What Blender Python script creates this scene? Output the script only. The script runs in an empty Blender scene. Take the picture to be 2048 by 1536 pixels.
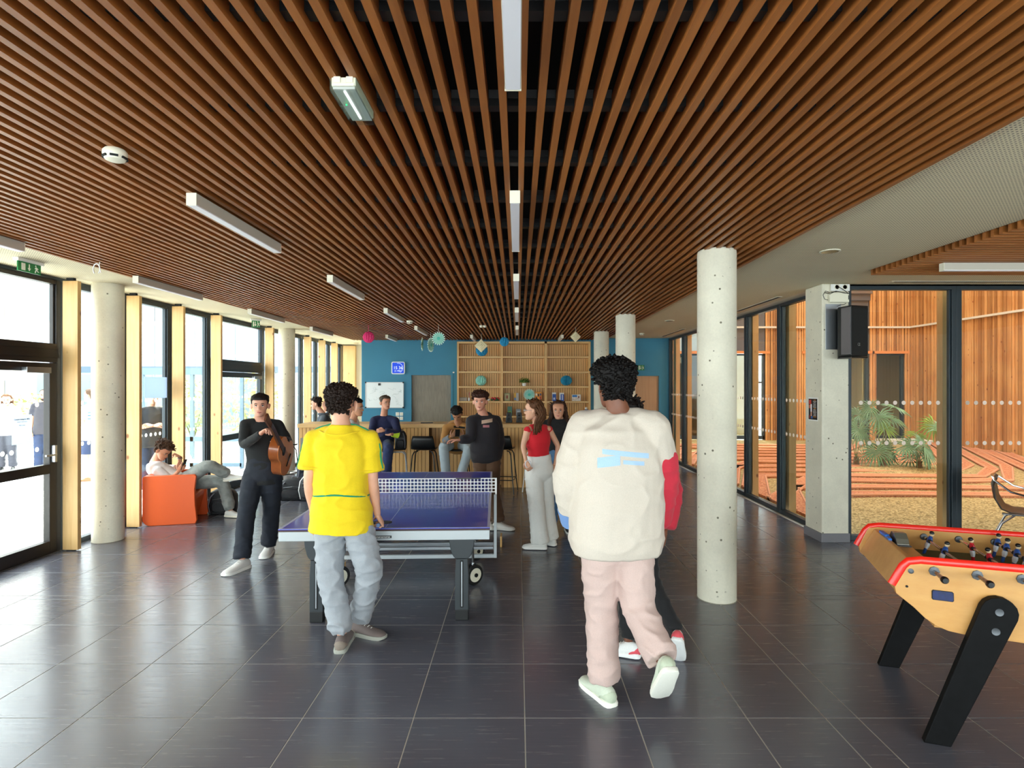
import bpy, bmesh, math, random
from mathutils import Vector as V, Matrix, noise
from mathutils.bvhtree import BVHTree
SC = bpy.context.scene
C = SC.collection
PI = math.pi
R = random.Random(11)

# ---------------------------------------------------------------- camera
FX, CX, HY, EH = 1140.0, 1036.0, 773.0, 1.79
cam = bpy.data.objects.new('camera', bpy.data.cameras.new('camera'))
C.objects.link(cam)
cam.location = (0, 0, EH)
cam.rotation_euler = (PI / 2, 0, 0)
cam.data.sensor_width = 36
cam.data.lens = 36 * FX / 2048
cam.data.shift_x = -(CX - 1024) / 2048
cam.data.shift_y = (HY - 768) / 2048
cam.data.clip_start = 0.05
SC.camera = cam

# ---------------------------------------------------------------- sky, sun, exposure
w = bpy.data.worlds.new('sky'); SC.world = w; w.use_nodes = True
bg = w.node_tree.nodes['Background']
bg.inputs[0].default_value = (0.93, 0.95, 1.0, 1)
bg.inputs[1].default_value = 1.0
sun = bpy.data.lights.new('sun', 'SUN'); sun.energy = 4.0; sun.angle = 0.03; sun.color = (1, .95, .86)
so = bpy.data.objects.new('sun', sun); C.objects.link(so)
so.rotation_euler = V((-0.15, -0.75, -0.65)).to_track_quat('-Z', 'Y').to_euler()
so.location = (0, 0, 12)
def portal(loc, rot, sx, sy):
    l = bpy.data.lights.new('window_light', 'AREA'); l.shape = 'RECTANGLE'; l.size = sx; l.size_y = sy
    l.cycles.is_portal = True
    o = bpy.data.objects.new('window_light', l); C.objects.link(o); o.location = loc; o.rotation_euler = rot
portal((-5.3, 6.5, 1.5), (0, -PI / 2, 0), 3.0, 20.0)
portal((4.05, 10.4, 1.5), (0, PI / 2, 0), 3.0, 7.4)
portal((2.1, -3.5, 1.5), (PI / 2, 0, 0), 14.0, 3.0)
portal((6.6, 7.2, 1.5), (-PI / 2, 0, 0), 6.0, 3.0)
SC.view_settings.view_transform = 'Standard'
SC.view_settings.look = 'None'
SC.view_settings.gamma = 1
SC.view_settings.use_curve_mapping = False
SC.view_settings.exposure = 3.1
SC.cycles.use_denoising = True
SC.cycles.max_bounces = 9
SC.cycles.diffuse_bounces = 5
SC.cycles.transparent_max_bounces = 16
SC.cycles.sample_clamp_indirect = 8
SC.cycles.caustics_reflective = False
SC.cycles.caustics_refractive = False

# ---------------------------------------------------------------- measuring helpers
def P(px, py, D):
    return V(((px - CX) / FX * D, D, EH - (py - HY) / FX * D))

# ---------------------------------------------------------------- materials
def lin(c):
    if isinstance(c, str):
        c = [int(c[i:i + 2], 16) / 255 for i in (0, 2, 4)]
    return tuple(x / 12.92 if x <= .04045 else ((x + .055) / 1.055) ** 2.4 for x in c) + (1,)
def base(name):
    m = bpy.data.materials.new(name); m.use_nodes = True
    return m, m.node_tree, m.node_tree.nodes, m.node_tree.links, m.node_tree.nodes['Principled BSDF']
def vec(nt, scale, kind='w'):
    n, l = nt.nodes, nt.links
    if kind == 'w':
        g = n.new('ShaderNodeNewGeometry').outputs['Position']
    else:
        g = n.new('ShaderNodeTexCoord').outputs['Object']
    mp = n.new('ShaderNodeMapping'); mp.inputs['Scale'].default_value = scale
    l.new(g, mp.inputs['Vector'])
    return mp.outputs[0]
def ramp(nt, src, stops):
    r = nt.nodes.new('ShaderNodeValToRGB')
    while len(r.color_ramp.elements) < len(stops): r.color_ramp.elements.new(.5)
    for e, (p, c) in zip(r.color_ramp.elements, stops):
        e.position = p; e.color = c if len(c) == 4 else lin(c)
    nt.links.new(src, r.inputs[0]); return r.outputs[0]
def nz(nt, v, scale, detail=3, rough=.5):
    t = nt.nodes.new('ShaderNodeTexNoise'); t.inputs['Scale'].default_value = scale
    t.inputs['Detail'].default_value = detail; t.inputs['Roughness'].default_value = rough
    nt.links.new(v, t.inputs['Vector']); return t.outputs['Fac']
def bump(nt, src, b, strength=.2, dist=.01):
    k = nt.nodes.new('ShaderNodeBump'); k.inputs['Strength'].default_value = strength; k.inputs['Distance'].default_value = dist
    nt.links.new(src, k.inputs['Height']); nt.links.new(k.outputs[0], b.inputs['Normal'])
def mixc(nt, fac, a, b, mode='MIX'):
    k = nt.nodes.new('ShaderNodeMix'); k.data_type = 'RGBA'; k.blend_type = mode
    for s, i in ((fac, 0), (a, 6), (b, 7)):
        if hasattr(s, 'node'): nt.links.new(s, k.inputs[i])
        else: k.inputs[i].default_value = s
    return k.outputs[2]
def pm(name, col, rough=.5, metal=0, var=0, vs=30, bmp=0, sheen=0, coat=0, emit=0, spec=None):
    m, nt, n, l, b = base(name)
    b.inputs['Base Color'].default_value = lin(col); b.inputs['Roughness'].default_value = rough
    b.inputs['Metallic'].default_value = metal
    if spec is not None: b.inputs['Specular IOR Level'].default_value = spec
    if sheen: b.inputs['Sheen Weight'].default_value = sheen
    if coat: b.inputs['Coat Weight'].default_value = coat
    if emit:
        b.inputs['Emission Color'].default_value = lin(col); b.inputs['Emission Strength'].default_value = emit * .12
    c = lin(col)
    if var or bmp:
        f = nz(nt, vec(nt, (1, 1, 1)), vs, 4)
        if var:
            lo = tuple(x * (1 - var) for x in c[:3]) + (1,); hi = tuple(min(1, x * (1 + var)) for x in c[:3]) + (1,)
            l.new(ramp(nt, f, [(.3, lo), (.7, hi)]), b.inputs['Base Color'])
        if bmp: bump(nt, f, b, bmp, .01)
    return m
def wood(name, c1, c2, axis='z', s=1.0, rough=.5, knots=None, rnd=.12, coat=0, bmp=.12, board=0):
    m, nt, n, l, b = base(name)
    a = {'x': (.06, 1, 1), 'y': (1, .06, 1), 'z': (1, 1, .06)}[axis]
    v = vec(nt, a)
    f = nz(nt, v, 38 * s, 5, .62)
    col = ramp(nt, f, [(.28, c1), (.72, c2)])
    f2 = nz(nt, vec(nt, (1, 1, 1)), 1.6, 2)
    col = mixc(nt, .35, col, ramp(nt, f2, [(.3, c1), (.7, c2)]))
    if board:      # boards differ in tone from one to the next
        bn = nz(nt, vec(nt, (1, 1, .004)), board, 1)
        col = mixc(nt, 1.0, col, ramp(nt, bn, [(.36, (.52, .45, .38, 1)), (.62, (1, 1, 1, 1))]), 'MULTIPLY')
    if knots:
        k = {'x': (.6, 1, 1), 'y': (1, .6, 1), 'z': (1, 1, .6)}[axis]
        vo = n.new('ShaderNodeTexVoronoi'); vo.inputs['Scale'].default_value = 5.0
        l.new(vec(nt, k), vo.inputs['Vector'])
        kf = ramp(nt, vo.outputs['Distance'], [(.055, (1, 1, 1, 1)), (.12, (0, 0, 0, 1))])
        col = mixc(nt, kf, col, lin(knots))
    if rnd:
        oi = n.new('ShaderNodeObjectInfo'); hs = n.new('ShaderNodeHueSaturation')
        mr = n.new('ShaderNodeMapRange'); mr.inputs[3].default_value = 1 - rnd; mr.inputs[4].default_value = 1 + rnd
        l.new(oi.outputs['Random'], mr.inputs[0]); l.new(mr.outputs[0], hs.inputs['Value']); l.new(col, hs.inputs['Color']); col = hs.outputs[0]
    l.new(col, b.inputs['Base Color']); b.inputs['Roughness'].default_value = rough
    if coat: b.inputs['Coat Weight'].default_value = coat
    if bmp: bump(nt, f, b, bmp, .004)
    return m
def thin(name, col, tr=.5, rough=.6):
    """thin sheet that lets daylight through"""
    m, nt, n, l, b = base(name)
    b.inputs['Base Color'].default_value = lin(col); b.inputs['Roughness'].default_value = rough
    t = n.new('ShaderNodeBsdfTranslucent'); t.inputs[0].default_value = lin(col)
    mx = n.new('ShaderNodeMixShader'); mx.inputs[0].default_value = tr
    l.new(b.outputs[0], mx.inputs[1]); l.new(t.outputs[0], mx.inputs[2]); l.new(mx.outputs[0], n['Material Output'].inputs['Surface'])
    return m
def glassm(name, tint='f4faf8', refl=.06):
    m, nt, n, l, b = base(name)
    n.remove(b)
    tr = n.new('ShaderNodeBsdfTransparent'); tr.inputs[0].default_value = lin(tint)
    gl = n.new('ShaderNodeBsdfGlossy'); gl.inputs['Roughness'].default_value = .01
    ge = n.new('ShaderNodeNewGeometry'); dt = n.new('ShaderNodeVectorMath'); dt.operation = 'DOT_PRODUCT'
    l.new(ge.outputs['Normal'], dt.inputs[0]); l.new(ge.outputs['Incoming'], dt.inputs[1])
    def mth(op, a, b=None):
        k = n.new('ShaderNodeMath'); k.operation = op
        l.new(a, k.inputs[0]) if hasattr(a, 'node') else setattr(k.inputs[0], 'default_value', a)
        if b is not None: l.new(b, k.inputs[1]) if hasattr(b, 'node') else setattr(k.inputs[1], 'default_value', b)
        return k.outputs[0]
    f5 = mth('POWER', mth('SUBTRACT', 1.0, mth('ABSOLUTE', dt.outputs['Value'])), 5.0)
    fr = mth('ADD', mth('MULTIPLY', f5, .5), refl * .5)      # Schlick term, half per face of the pane
    mx = n.new('ShaderNodeMixShader')
    l.new(fr, mx.inputs[0]); l.new(tr.outputs[0], mx.inputs[1]); l.new(gl.outputs[0], mx.inputs[2])
    l.new(mx.outputs[0], n['Material Output'].inputs['Surface'])
    return m
def concrete(name, c='cfccc0'):
    m, nt, n, l, b = base(name)
    v = vec(nt, (1, 1, 1))
    cc = lin(c); d = tuple(x * .80 for x in cc[:3]) + (1,)
    col = ramp(nt, nz(nt, v, 3.0, 5, .6), [(.3, d), (.65, cc)])
    col = mixc(nt, .3, col, ramp(nt, nz(nt, v, 60, 3), [(.3, d), (.7, cc)]))
    vo = n.new('ShaderNodeTexVoronoi'); vo.inputs['Scale'].default_value = 14; l.new(v, vo.inputs['Vector'])
    pit = ramp(nt, vo.outputs['Distance'], [(.10, (1, 1, 1, 1)), (.15, (0, 0, 0, 1))])
    msk = ramp(nt, nz(nt, v, 6, 2), [(.49, (0, 0, 0, 1)), (.53, (1, 1, 1, 1))])
    pm_ = mixc(nt, 1.0, pit, msk, 'MULTIPLY')
    col = mixc(nt, pm_, col, lin('6b6450'))
    l.new(col, b.inputs['Base Color']); b.inputs['Roughness'].default_value = .6
    bump(nt, pm_, b, -.5, .01)
    return m

# ---------------------------------------------------------------- mesh builder
class MB:
    def __init__(s): s.v = []; s.f = []
    def add(s, vs, fs):
        n = len(s.v); s.v += [tuple(a) for a in vs]; s.f += [tuple(i + n for i in f) for f in fs]; return s
    def box(s, x0, x1, y0, y1, z0, z1):
        return s.add([(x0, y0, z0), (x1, y0, z0), (x1, y1, z0), (x0, y1, z0), (x0, y0, z1), (x1, y0, z1), (x1, y1, z1), (x0, y1, z1)],
                     [(0, 3, 2, 1), (4, 5, 6, 7), (0, 1, 5, 4), (1, 2, 6, 5), (2, 3, 7, 6), (3, 0, 4, 7)])
    def obox(s, c, a, b, d):
        c, a, b, d = V(c), V(a), V(b), V(d)
        return s.add([c - a - b - d, c + a - b - d, c + a + b - d, c - a + b - d, c - a - b + d, c + a - b + d, c + a + b + d, c - a + b + d],
                     [(0, 3, 2, 1), (4, 5, 6, 7), (0, 1, 5, 4), (1, 2, 6, 5), (2, 3, 7, 6), (3, 0, 4, 7)])
    def prism(s, poly, fn, d0, d1):
        n = len(poly)
        vs = [fn(u, v, d0) for u, v in poly] + [fn(u, v, d1) for u, v in poly]
        return s.add(vs, [tuple(range(n))[::-1], tuple(range(n, 2 * n))] + [(i, (i + 1) % n, n + (i + 1) % n, n + i) for i in range(n)])
    def loft(s, rings, cap=True, closed=False):
        n = len(rings[0]); k = len(rings); vs = [p for r in rings for p in r]; fs = []
        for j in range(k - 1 + (1 if closed else 0)):
            a, b = j * n, ((j + 1) % k) * n
            fs += [(a + i, a + (i + 1) % n, b + (i + 1) % n, b + i) for i in range(n)]
        if cap and not closed: fs += [tuple(range(n))[::-1], tuple(range((k - 1) * n, k * n))]
        return s.add(vs, fs)
    def tube(s, pts, r, n=8, cap=True, closed=False, flat=1.0, hint=None):
        pts = [V(p) for p in pts]; k = len(pts); rings = []
        up = V(hint) if hint else None
        for i, p in enumerate(pts):
            if closed: t = pts[(i + 1) % k] - pts[i - 1]
            else: t = pts[min(i + 1, k - 1)] - pts[max(i - 1, 0)]
            t.normalize()
            if up is None: up = V((0, 0, 1)) if abs(t.z) < .9 else V((0, 1, 0))
            x = up.cross(t)
            if x.length < 1e-6: x = V((1, 0, 0)).cross(t)
            x.normalize(); y = t.cross(x); up = y if not hint else up
            ri = r[i] if isinstance(r, (list, tuple)) else r
            rings.append([p + x * (math.cos(2 * PI * a / n) * ri) + y * (math.sin(2 * PI * a / n) * ri * flat) for a in range(n)])
        return s.loft(rings, cap, closed)
    def cyl(s, a, b, r, n=16, r2=None): return s.tube([a, b], [r, r if r2 is None else r2], n)
    def lathe(s, prof, c=(0, 0, 0), n=24, M=None):
        rings = []
        for rr, z in prof:
            ring = [V((math.cos(2 * PI * i / n) * rr, math.sin(2 * PI * i / n) * rr, z)) for i in range(n)]
            if M is not None: ring = [M @ p for p in ring]
            rings.append([p + V(c) for p in ring])
        return s.loft(rings)
    def ball(s, c, r, nu=12, nv=8, M=None):
        if not isinstance(r, (tuple, list)): r = (r, r, r)
        rings = []
        for j in range(1, nv):
            th = PI * j / nv; ring = []
            for i in range(nu):
                ph = 2 * PI * i / nu
                p = V((r[0] * math.sin(th) * math.cos(ph), r[1] * math.sin(th) * math.sin(ph), -r[2] * math.cos(th)))
                ring.append((M @ p if M is not None else p) + V(c))
            rings.append(ring)
        n0 = len(s.v); s.loft(rings, cap=False)
        bt, tp = V((0, 0, -r[2])), V((0, 0, r[2]))
        if M is not None: bt, tp = M @ bt, M @ tp
        a = len(s.v); s.v += [tuple(bt + V(c)), tuple(tp + V(c))]
        L = n0 + (nv - 2) * nu
        s.f += [(a, n0 + (i + 1) % nu, n0 + i) for i in range(nu)] + [(a + 1, L + i, L + (i + 1) % nu) for i in range(nu)]
        return s
    def build(s, name, m, parent=None, bevel=0, smooth=False, local=False, fix=True, kind=None, label=None, ang=40):
        vs = [V(p) for p in s.v]
        if parent is not None and not local:
            inv = wm(parent).inverted(); vs = [inv @ p for p in vs]
        org = V((0, 0, 0))
        if parent is None and vs:
            xs = [p.x for p in vs]; ys = [p.y for p in vs]; org = V(((min(xs) + max(xs)) / 2, (min(ys) + max(ys)) / 2, min(p.z for p in vs)))
            vs = [p - org for p in vs]
        me = bpy.data.meshes.new(name); me.from_pydata([tuple(p) for p in vs], [], s.f); me.update()
        if fix:
            bm = bmesh.new(); bm.from_mesh(me); bmesh.ops.recalc_face_normals(bm, faces=bm.faces); bm.to_mesh(me); bm.free()
        if smooth:
            me.polygons.foreach_set('use_smooth', [True] * len(me.polygons))
            if ang < 180: me.set_sharp_from_angle(angle=math.radians(ang))
        me.materials.append(m)
        o = bpy.data.objects.new(name, me); C.objects.link(o); o.location = org
        if parent is not None: o.parent = parent
        if bevel:
            b = o.modifiers.new('bevel', 'BEVEL'); b.width = bevel; b.segments = 2; b.limit_method = 'ANGLE'; b.angle_limit = .7
        if kind: o['kind'] = kind
        if label: o['label'] = label
        return o
def wm(o):
    m = Matrix.LocRotScale(o.location, o.rotation_euler, o.scale)
    return wm(o.parent) @ m if o.parent else m
def tag(o, label=None, cat=None, group=None, kind=None):
    if label: o['label'] = label
    if cat: o['category'] = cat
    if group: o['group'] = group
    if kind: o['kind'] = kind
    return o
def thing(name, label, cat, loc=(0, 0, 0), rz=0, group=None, kind=None):
    o = bpy.data.objects.new(name, None); C.objects.link(o); o.location = loc; o.rotation_euler = (0, 0, rz)
    o.empty_display_size = .1
    return tag(o, label, cat, group, kind)
def single(o, label, cat, group=None, kind=None): return tag(o, label, cat, group, kind)
KIDS = {}
def copy_tree(o, parent=None, kids=None):
    if kids is None:
        kids = {}
        for q in bpy.data.objects:
            if q.parent: kids.setdefault(q.parent.name, []).append(q)
    c = o.copy(); C.objects.link(c)
    if parent is not None: c.parent = parent
    for ch in kids.get(o.name, []): copy_tree(ch, c, kids)
    return c
def dup(o, loc, rz=None, label=None, group=None):
    c = copy_tree(o); c.location = loc
    if rz is not None: c.rotation_euler = (0, 0, rz)
    if label: c['label'] = label
    if group: c['group'] = group
    return c
def text(name, s, size, M, m, parent=None, ext=.0015, align='CENTER', bold=0):
    cu = bpy.data.curves.new(name, 'FONT'); cu.body = s; cu.size = size; cu.extrude = ext; cu.align_x = align; cu.align_y = 'CENTER'; cu.offset = bold
    cu.resolution_u = 3
    t = bpy.data.objects.new('tmp', cu)
    me = bpy.data.meshes.new_from_object(t); bpy.data.objects.remove(t)
    mb = MB(); mb.add([M @ v.co for v in me.vertices], [tuple(p.vertices) for p in me.polygons])
    bpy.data.meshes.remove(me)
    return mb.build(name, m, parent)
def face_m(o, xdir, updir):
    """matrix putting text (x right, y up) at o with its x along xdir and its y along updir"""
    x = V(xdir).normalized(); y = V(updir).normalized(); z = x.cross(y)
    return Matrix((x, y, z)).transposed().to_4x4() if False else Matrix.Translation(V(o)) @ Matrix((x, y, z)).transposed().to_4x4()
# ---------------------------------------------------------------- shared materials
CZ = 2.975          # white ceiling
SZ = 2.925          # underside of the timber slats
def tile_mat():
    m, nt, n, l, b = base('floor_tile')
    v = vec(nt, (.5, 14, 1))
    f = nz(nt, v, 6, 5, .6)
    col = ramp(nt, f, [(.3, '52545f'), (.7, '5f616c')])
    col = mixc(nt, .4, col, ramp(nt, nz(nt, vec(nt, (1, 1, 1)), 1.3, 3), [(.3, '58555d'), (.7, '63636d')]))
    oi = n.new('ShaderNodeObjectInfo'); hs = n.new('ShaderNodeHueSaturation'); mr = n.new('ShaderNodeMapRange')
    mr.inputs[3].default_value = .93; mr.inputs[4].default_value = 1.07
    l.new(oi.outputs['Random'], mr.inputs[0]); l.new(mr.outputs[0], hs.inputs['Value']); l.new(col, hs.inputs['Color'])
    l.new(hs.outputs[0], b.inputs['Base Color'])
    r = ramp(nt, f, [(.3, (.19,) * 3 + (1,)), (.7, (.29,) * 3 + (1,))]); l.new(r, b.inputs['Roughness'])
    b.inputs['Specular IOR Level'].default_value = 1.0
    bump(nt, f, b, .02, .001)
    return m
M_TILE = tile_mat()
M_GROUT = pm('grout', 'b4b0a6', .8)
M_SLAT = wood('slat_timber', '834a1e', 'a4652e', 'y', .8, .45, rnd=.10, bmp=0)
M_SLATX = wood('slat_timber_cross', '834a1e', 'a4652e', 'x', .8, .45, rnd=.10, bmp=0)
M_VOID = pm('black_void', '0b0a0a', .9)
M_RAIL = pm('black_rail', '141314', .5)
M_CONC = concrete('white_concrete', 'e6e0cc')
M_TEAL = pm('teal_paint', '327f9f', .55, var=.05, vs=2)
M_WHITE = pm('white_paint', 'dfd9c8', .7)
M_FRAME = pm('dark_aluminium', '2b353c', .4, .2)
M_FRAMED = pm('dark_door_frame', '231e1c', .4, .2)
M_PINE = wood('pale_pine', 'c89a5c', 'deb980', 'z', .8, .5, knots='8a5328', rnd=.05)
M_PINEO = wood('weathered_pine', 'b08450', 'cba06a', 'z', .8, .55, knots='7a4a28', rnd=.08)
M_OAK = wood('oak_veneer', 'd6a25c', 'e8bd7c', 'z', 1, .45, rnd=.03)
M_OAKX = wood('oak_veneer_flat', 'd8a866', 'eac488', 'x', 1, .45, rnd=.03)
M_LARCH = wood('larch_cladding', 'b3743a', 'dcaa6c', 'z', .9, .55, knots='7a4220', rnd=.12, board=9)
M_GLASS = glassm('clear_glass')
M_DOT = thin('frosted_dot', 'efece6', .6)
M_BLACK = pm('black_plastic', '08090b', .4)
M_BLKM = pm('matt_black', '08090a', .7)
M_CHROME = pm('chrome', 'c9ccd0', .18, 1)
M_STEEL = pm('brushed_steel', 'a9adb2', .35, 1)
M_ALU = pm('white_aluminium', 'b4babd', .35, .2)
M_CREAM = pm('cream_plastic', 'e9e4cf', .45)
M_LAMP = pm('lamp_housing', 'c4bcae', .5)
M_DIFF = pm('lamp_diffuser', 'f2f0f6', .4)
M_WHITEP = pm('white_plastic', 'eeeeea', .4)

# ---------------------------------------------------------------- floor: one object per tile
TX = sorted([.036 + .6 * k for k in range(-9, 16)] + [1.66])
TY = sorted([3.078 + .6 * k for k in range(-10, 24)] + [4.79])
TX = [max(-5.0, x) for x in TX]; TX = sorted(set(TX))
fl = MB().box(-5.08, 9.3, -3.2, 6.62, -.12, -.0016).box(-5.08, 3.72, 6.62, 17, -.12, -.0016).build('floor', M_GROUT, kind='structure', label='dark grey tiled floor of the hall')
cells = []
for i in range(len(TX) - 1):
    for j in range(len(TY) - 1):
        x0, x1, y0, y1 = TX[i], TX[i + 1], TY[j], TY[j + 1]
        if y1 > 6.7 and x0 > 3.6: continue
        if y1 > 6.7: x1 = min(x1, 3.70)
        if y1 > 17 or x1 - x0 < .02: continue
        cells.append((x0, x1, y0, y1))
def vis(c):
    x, y = (c[0] + c[1]) / 2, (c[2] + c[3]) / 2
    if y < 2.35: return False
    return abs((x) / y) < .97
seen = sorted([c for c in cells if vis(c)], key=lambda c: c[2])
near, rest = seen[:296], seen[296:] + [c for c in cells if not vis(c)]
tmesh = {}
for x0, x1, y0, y1 in near:
    k = (round(x1 - x0, 3), round(y1 - y0, 3))
    if k not in tmesh:
        a, b = (x1 - x0) / 2 - .003, (y1 - y0) / 2 - .003
        e = .0012
        mb = MB(); mb.loft([[(-a, -b, -.01), (a, -b, -.01), (a, b, -.01), (-a, b, -.01)], [(-a, -b, -e), (a, -b, -e), (a, b, -e), (-a, b, -e)],
                            [(-a + e, -b + e, 0), (a - e, -b + e, 0), (a - e, b - e, 0), (-a + e, b - e, 0)]])
        me = bpy.data.meshes.new('tile'); me.from_pydata(mb.v, [], mb.f); me.materials.append(M_TILE); tmesh[k] = me
    o = bpy.data.objects.new('tile', tmesh[k]); C.objects.link(o); o.parent = fl
    o.location = V(((x0 + x1) / 2, (y0 + y1) / 2, 0)) - fl.location
mb = MB()
for x0, x1, y0, y1 in rest: mb.box(x0 + .003, x1 - .003, y0 + .003, y1 - .003, -.01, 0)
mb.build('far_tiles', M_TILE, fl, fix=False, kind='stuff')

# ---------------------------------------------------------------- ceiling, slats, rails
def perf_mat():
    m, nt, n, l, b = base('perforated_plaster')
    g = n.new('ShaderNodeNewGeometry').outputs['Position']
    sc = n.new('ShaderNodeVectorMath'); sc.operation = 'SCALE'; sc.inputs['Scale'].default_value = 1 / .022; l.new(g, sc.inputs[0])
    fr = n.new('ShaderNodeVectorMath'); fr.operation = 'FRACTION'; l.new(sc.outputs[0], fr.inputs[0])
    sb = n.new('ShaderNodeVectorMath'); sb.operation = 'SUBTRACT'; sb.inputs[1].default_value = (.5, .5, 0); l.new(fr.outputs[0], sb.inputs[0])
    ml = n.new('ShaderNodeVectorMath'); ml.operation = 'MULTIPLY'; ml.inputs[1].default_value = (1, 1, 0); l.new(sb.outputs[0], ml.inputs[0])
    ln = n.new('ShaderNodeVectorMath'); ln.operation = 'LENGTH'; l.new(ml.outputs[0], ln.inputs[0])
    f = ramp(nt, ln.outputs['Value'], [(.22, (1, 1, 1, 1)), (.26, (0, 0, 0, 1))])
    l.new(mixc(nt, f, lin('e2d6b6'), lin('6f6a5e')), b.inputs['Base Color']); b.inputs['Roughness'].default_value = .8
    bump(nt, f, b, -.4, .004)
    return m
M_PERF = perf_mat()
ce = MB()
ce.box(-5.12, -4.10, -3.2, 17, CZ, CZ + .1).box(2.10, 3.58, -3.2, 17, CZ, CZ + .1).box(3.58, 9.4, 5.84, 6.75, CZ, CZ + .1)
ce.box(-4.10, 2.10, 14.0, 17, CZ, CZ + .1)
ce = ce.build('ceiling', M_PERF, kind='structure', label='white perforated ceiling around the timber slats')
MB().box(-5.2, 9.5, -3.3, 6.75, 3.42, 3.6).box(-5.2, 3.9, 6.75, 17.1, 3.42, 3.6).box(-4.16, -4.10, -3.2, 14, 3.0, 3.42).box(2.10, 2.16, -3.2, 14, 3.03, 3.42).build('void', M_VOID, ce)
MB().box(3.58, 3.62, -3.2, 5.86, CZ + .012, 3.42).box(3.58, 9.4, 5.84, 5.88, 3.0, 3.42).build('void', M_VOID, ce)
nsl = 80; xs0 = -.0215 + .03875 - 52 * .0775
sm = MB().box(-.015, .015, -3.1, 14.0, 0, .080)
sme = bpy.data.meshes.new('slat'); sme.from_pydata(sm.v, [], sm.f); sme.materials.append(M_SLAT)
for i in range(nsl):
    o = bpy.data.objects.new('slat', sme); C.objects.link(o); o.parent = ce
    o.location = V((xs0 + i * .0775 - .02 * 0, 0, SZ)) - ce.location
sm = MB().box(3.60, 9.3, -.015, .015, 0, .080)
sme2 = bpy.data.meshes.new('slat'); sme2.from_pydata(sm.v, [], sm.f); sme2.materials.append(M_SLATX)
for i in range(64):
    o = bpy.data.objects.new('slat', sme2); C.objects.link(o); o.parent = ce
    o.location = V((0, 5.80 - i * .0775, SZ)) - ce.location
rm = MB().box(-4.1, 2.1, -.026, .026, 0, .055)
for sx in range(nsl + 1):      # clip lugs that hug each slat
    x = xs0 - .03875 + sx * .0775
    rm.prism([(-.05, .055), (-.03, .03), (.03, .03), (.05, .055)], lambda u, v, w_: (x + w_, u, v), -.022, .022)
rme = bpy.data.meshes.new('rail'); rme.from_pydata(rm.v, [], rm.f); rme.materials.append(M_RAIL)
for k in range(28):
    o = bpy.data.objects.new('rail', rme); C.objects.link(o); o.parent = ce
    o.location = V((0, -2.4 + .6 * k, SZ + .034)) - ce.location

# ---------------------------------------------------------------- glazed walls
def bay(name, A, B, out, z0=0.0, z1=2.94, door=False, dots=True, fm=None, label=None, side_dots=.05):
    """one glazed bay from A to B (plan points); out = outward normal"""
    fm = fm or M_FRAME
    A, B, n = V((A[0], A[1], 0)), V((B[0], B[1], 0)), V((out[0], out[1], 0))
    L = (B - A).length; u = (B - A) / L; up = V((0, 0, 1))
    def bar(mb, s0, s1, h0, h1, d0=0.0, d1=.08):
        c = A + u * ((s0 + s1) / 2) + n * ((d0 + d1) / 2) + up * ((h0 + h1) / 2)
        mb.obox(c, u * ((s1 - s0) / 2), n * ((d1 - d0) / 2), up * ((h1 - h0) / 2))
    t = .055
    root = MB()
    for s in (0, L - t): bar(root, s, s + t, z0, z1)
    bar(root, t, L - t, z0, z0 + .06); bar(root, t, L - t, z1 - .045, z1)
    for s in (t, L - t - .02): bar(root, s, s + .02, z0 + .06, z1 - .045, .02, .06)   # inner rebate
    fr = root.build(name, fm, kind='structure', label=label, bevel=.004)
    def pane(s0, s1, h0, h1):
        mb = MB(); bar(mb, s0, s1, h0, h1, .036, .042); mb.build('pane', M_GLASS, fr)
    def dotrow(s0, s1):
        mb = MB(); k = int((s1 - s0 - .08) / .1)
        off = (s1 - s0 - (k - 1) * .1) / 2
        for z in (1.60, 1.13):
            for i in range(max(k, 1)):
                c = A + u * (s0 + off + i * .1) + n * .034 + up * z
                mb.v += [tuple(c)]; b0 = len(mb.v)
                for q in range(12):
                    a = 2 * PI * q / 12; mb.v.append(tuple(c + u * (.025 * math.cos(a)) + up * (.025 * math.sin(a))))
                mb.f += [(b0 - 1, b0 + q, b0 + (q + 1) % 12) for q in range(12)]
        mb.build('dot_row', M_DOT, fr, fix=False, kind='stuff')
    if door:
        tz0, tz1 = 2.05, 2.25
        mb = MB(); bar(mb, t, L - t, tz0, tz1, -.02, .09); bar(mb, t, L - t, tz0 + .05, tz0 + .08, -.035, -.02); bar(mb, t, L - t, tz1 - .06, tz1 - .045, -.03, -.02)
        mb.build('transom', fm, fr)
        pane(t, L - t, tz1, z1 - .045)
        mb = MB()
        d = .10
        bar(mb, t + .01, t + d, .02, tz0 - .01, -.01, .06); bar(mb, L - t - d, L - t - .01, .02, tz0 - .01, -.01, .06)
        bar(mb, t + d, L - t - d, .02, .14, -.01, .06); bar(mb, t + d, L - t - d, tz0 - .10, tz0 - .01, -.01, .06); bar(mb, t + d, L - t - d, .86, .96, -.01, .06)
        lf = mb.build('door_leaf', fm, fr, bevel=.004)
        for h0, h1 in ((.14, .86), (.96, tz0 - .10)):
            mb = MB(); bar(mb, t + d, L - t - d, h0, h1, .022, .028); mb.build('pane', M_GLASS, lf)
        mb = MB(); bar(mb, L - t - .08, L - t - .05, .98, 1.16, -.05, -.01); bar(mb, L - t - .20, L - t - .06, 1.05, 1.07, -.06, -.04); mb.build('door_handle', M_STEEL, lf, bevel=.003)
        mb = MB(); bar(mb, L - t - .45, L - t - .15, tz0 - .12, tz0 - .06, -.07, -.01); mb.build('door_closer', M_STEEL, lf, bevel=.004)
        dotrow(t + d, L - t - d)
    else:
        pane(t, L - t, z0 + .06, z1 - .045)
        if dots: dotrow(t, L - t)
    return fr
LX = -5.0
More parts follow.
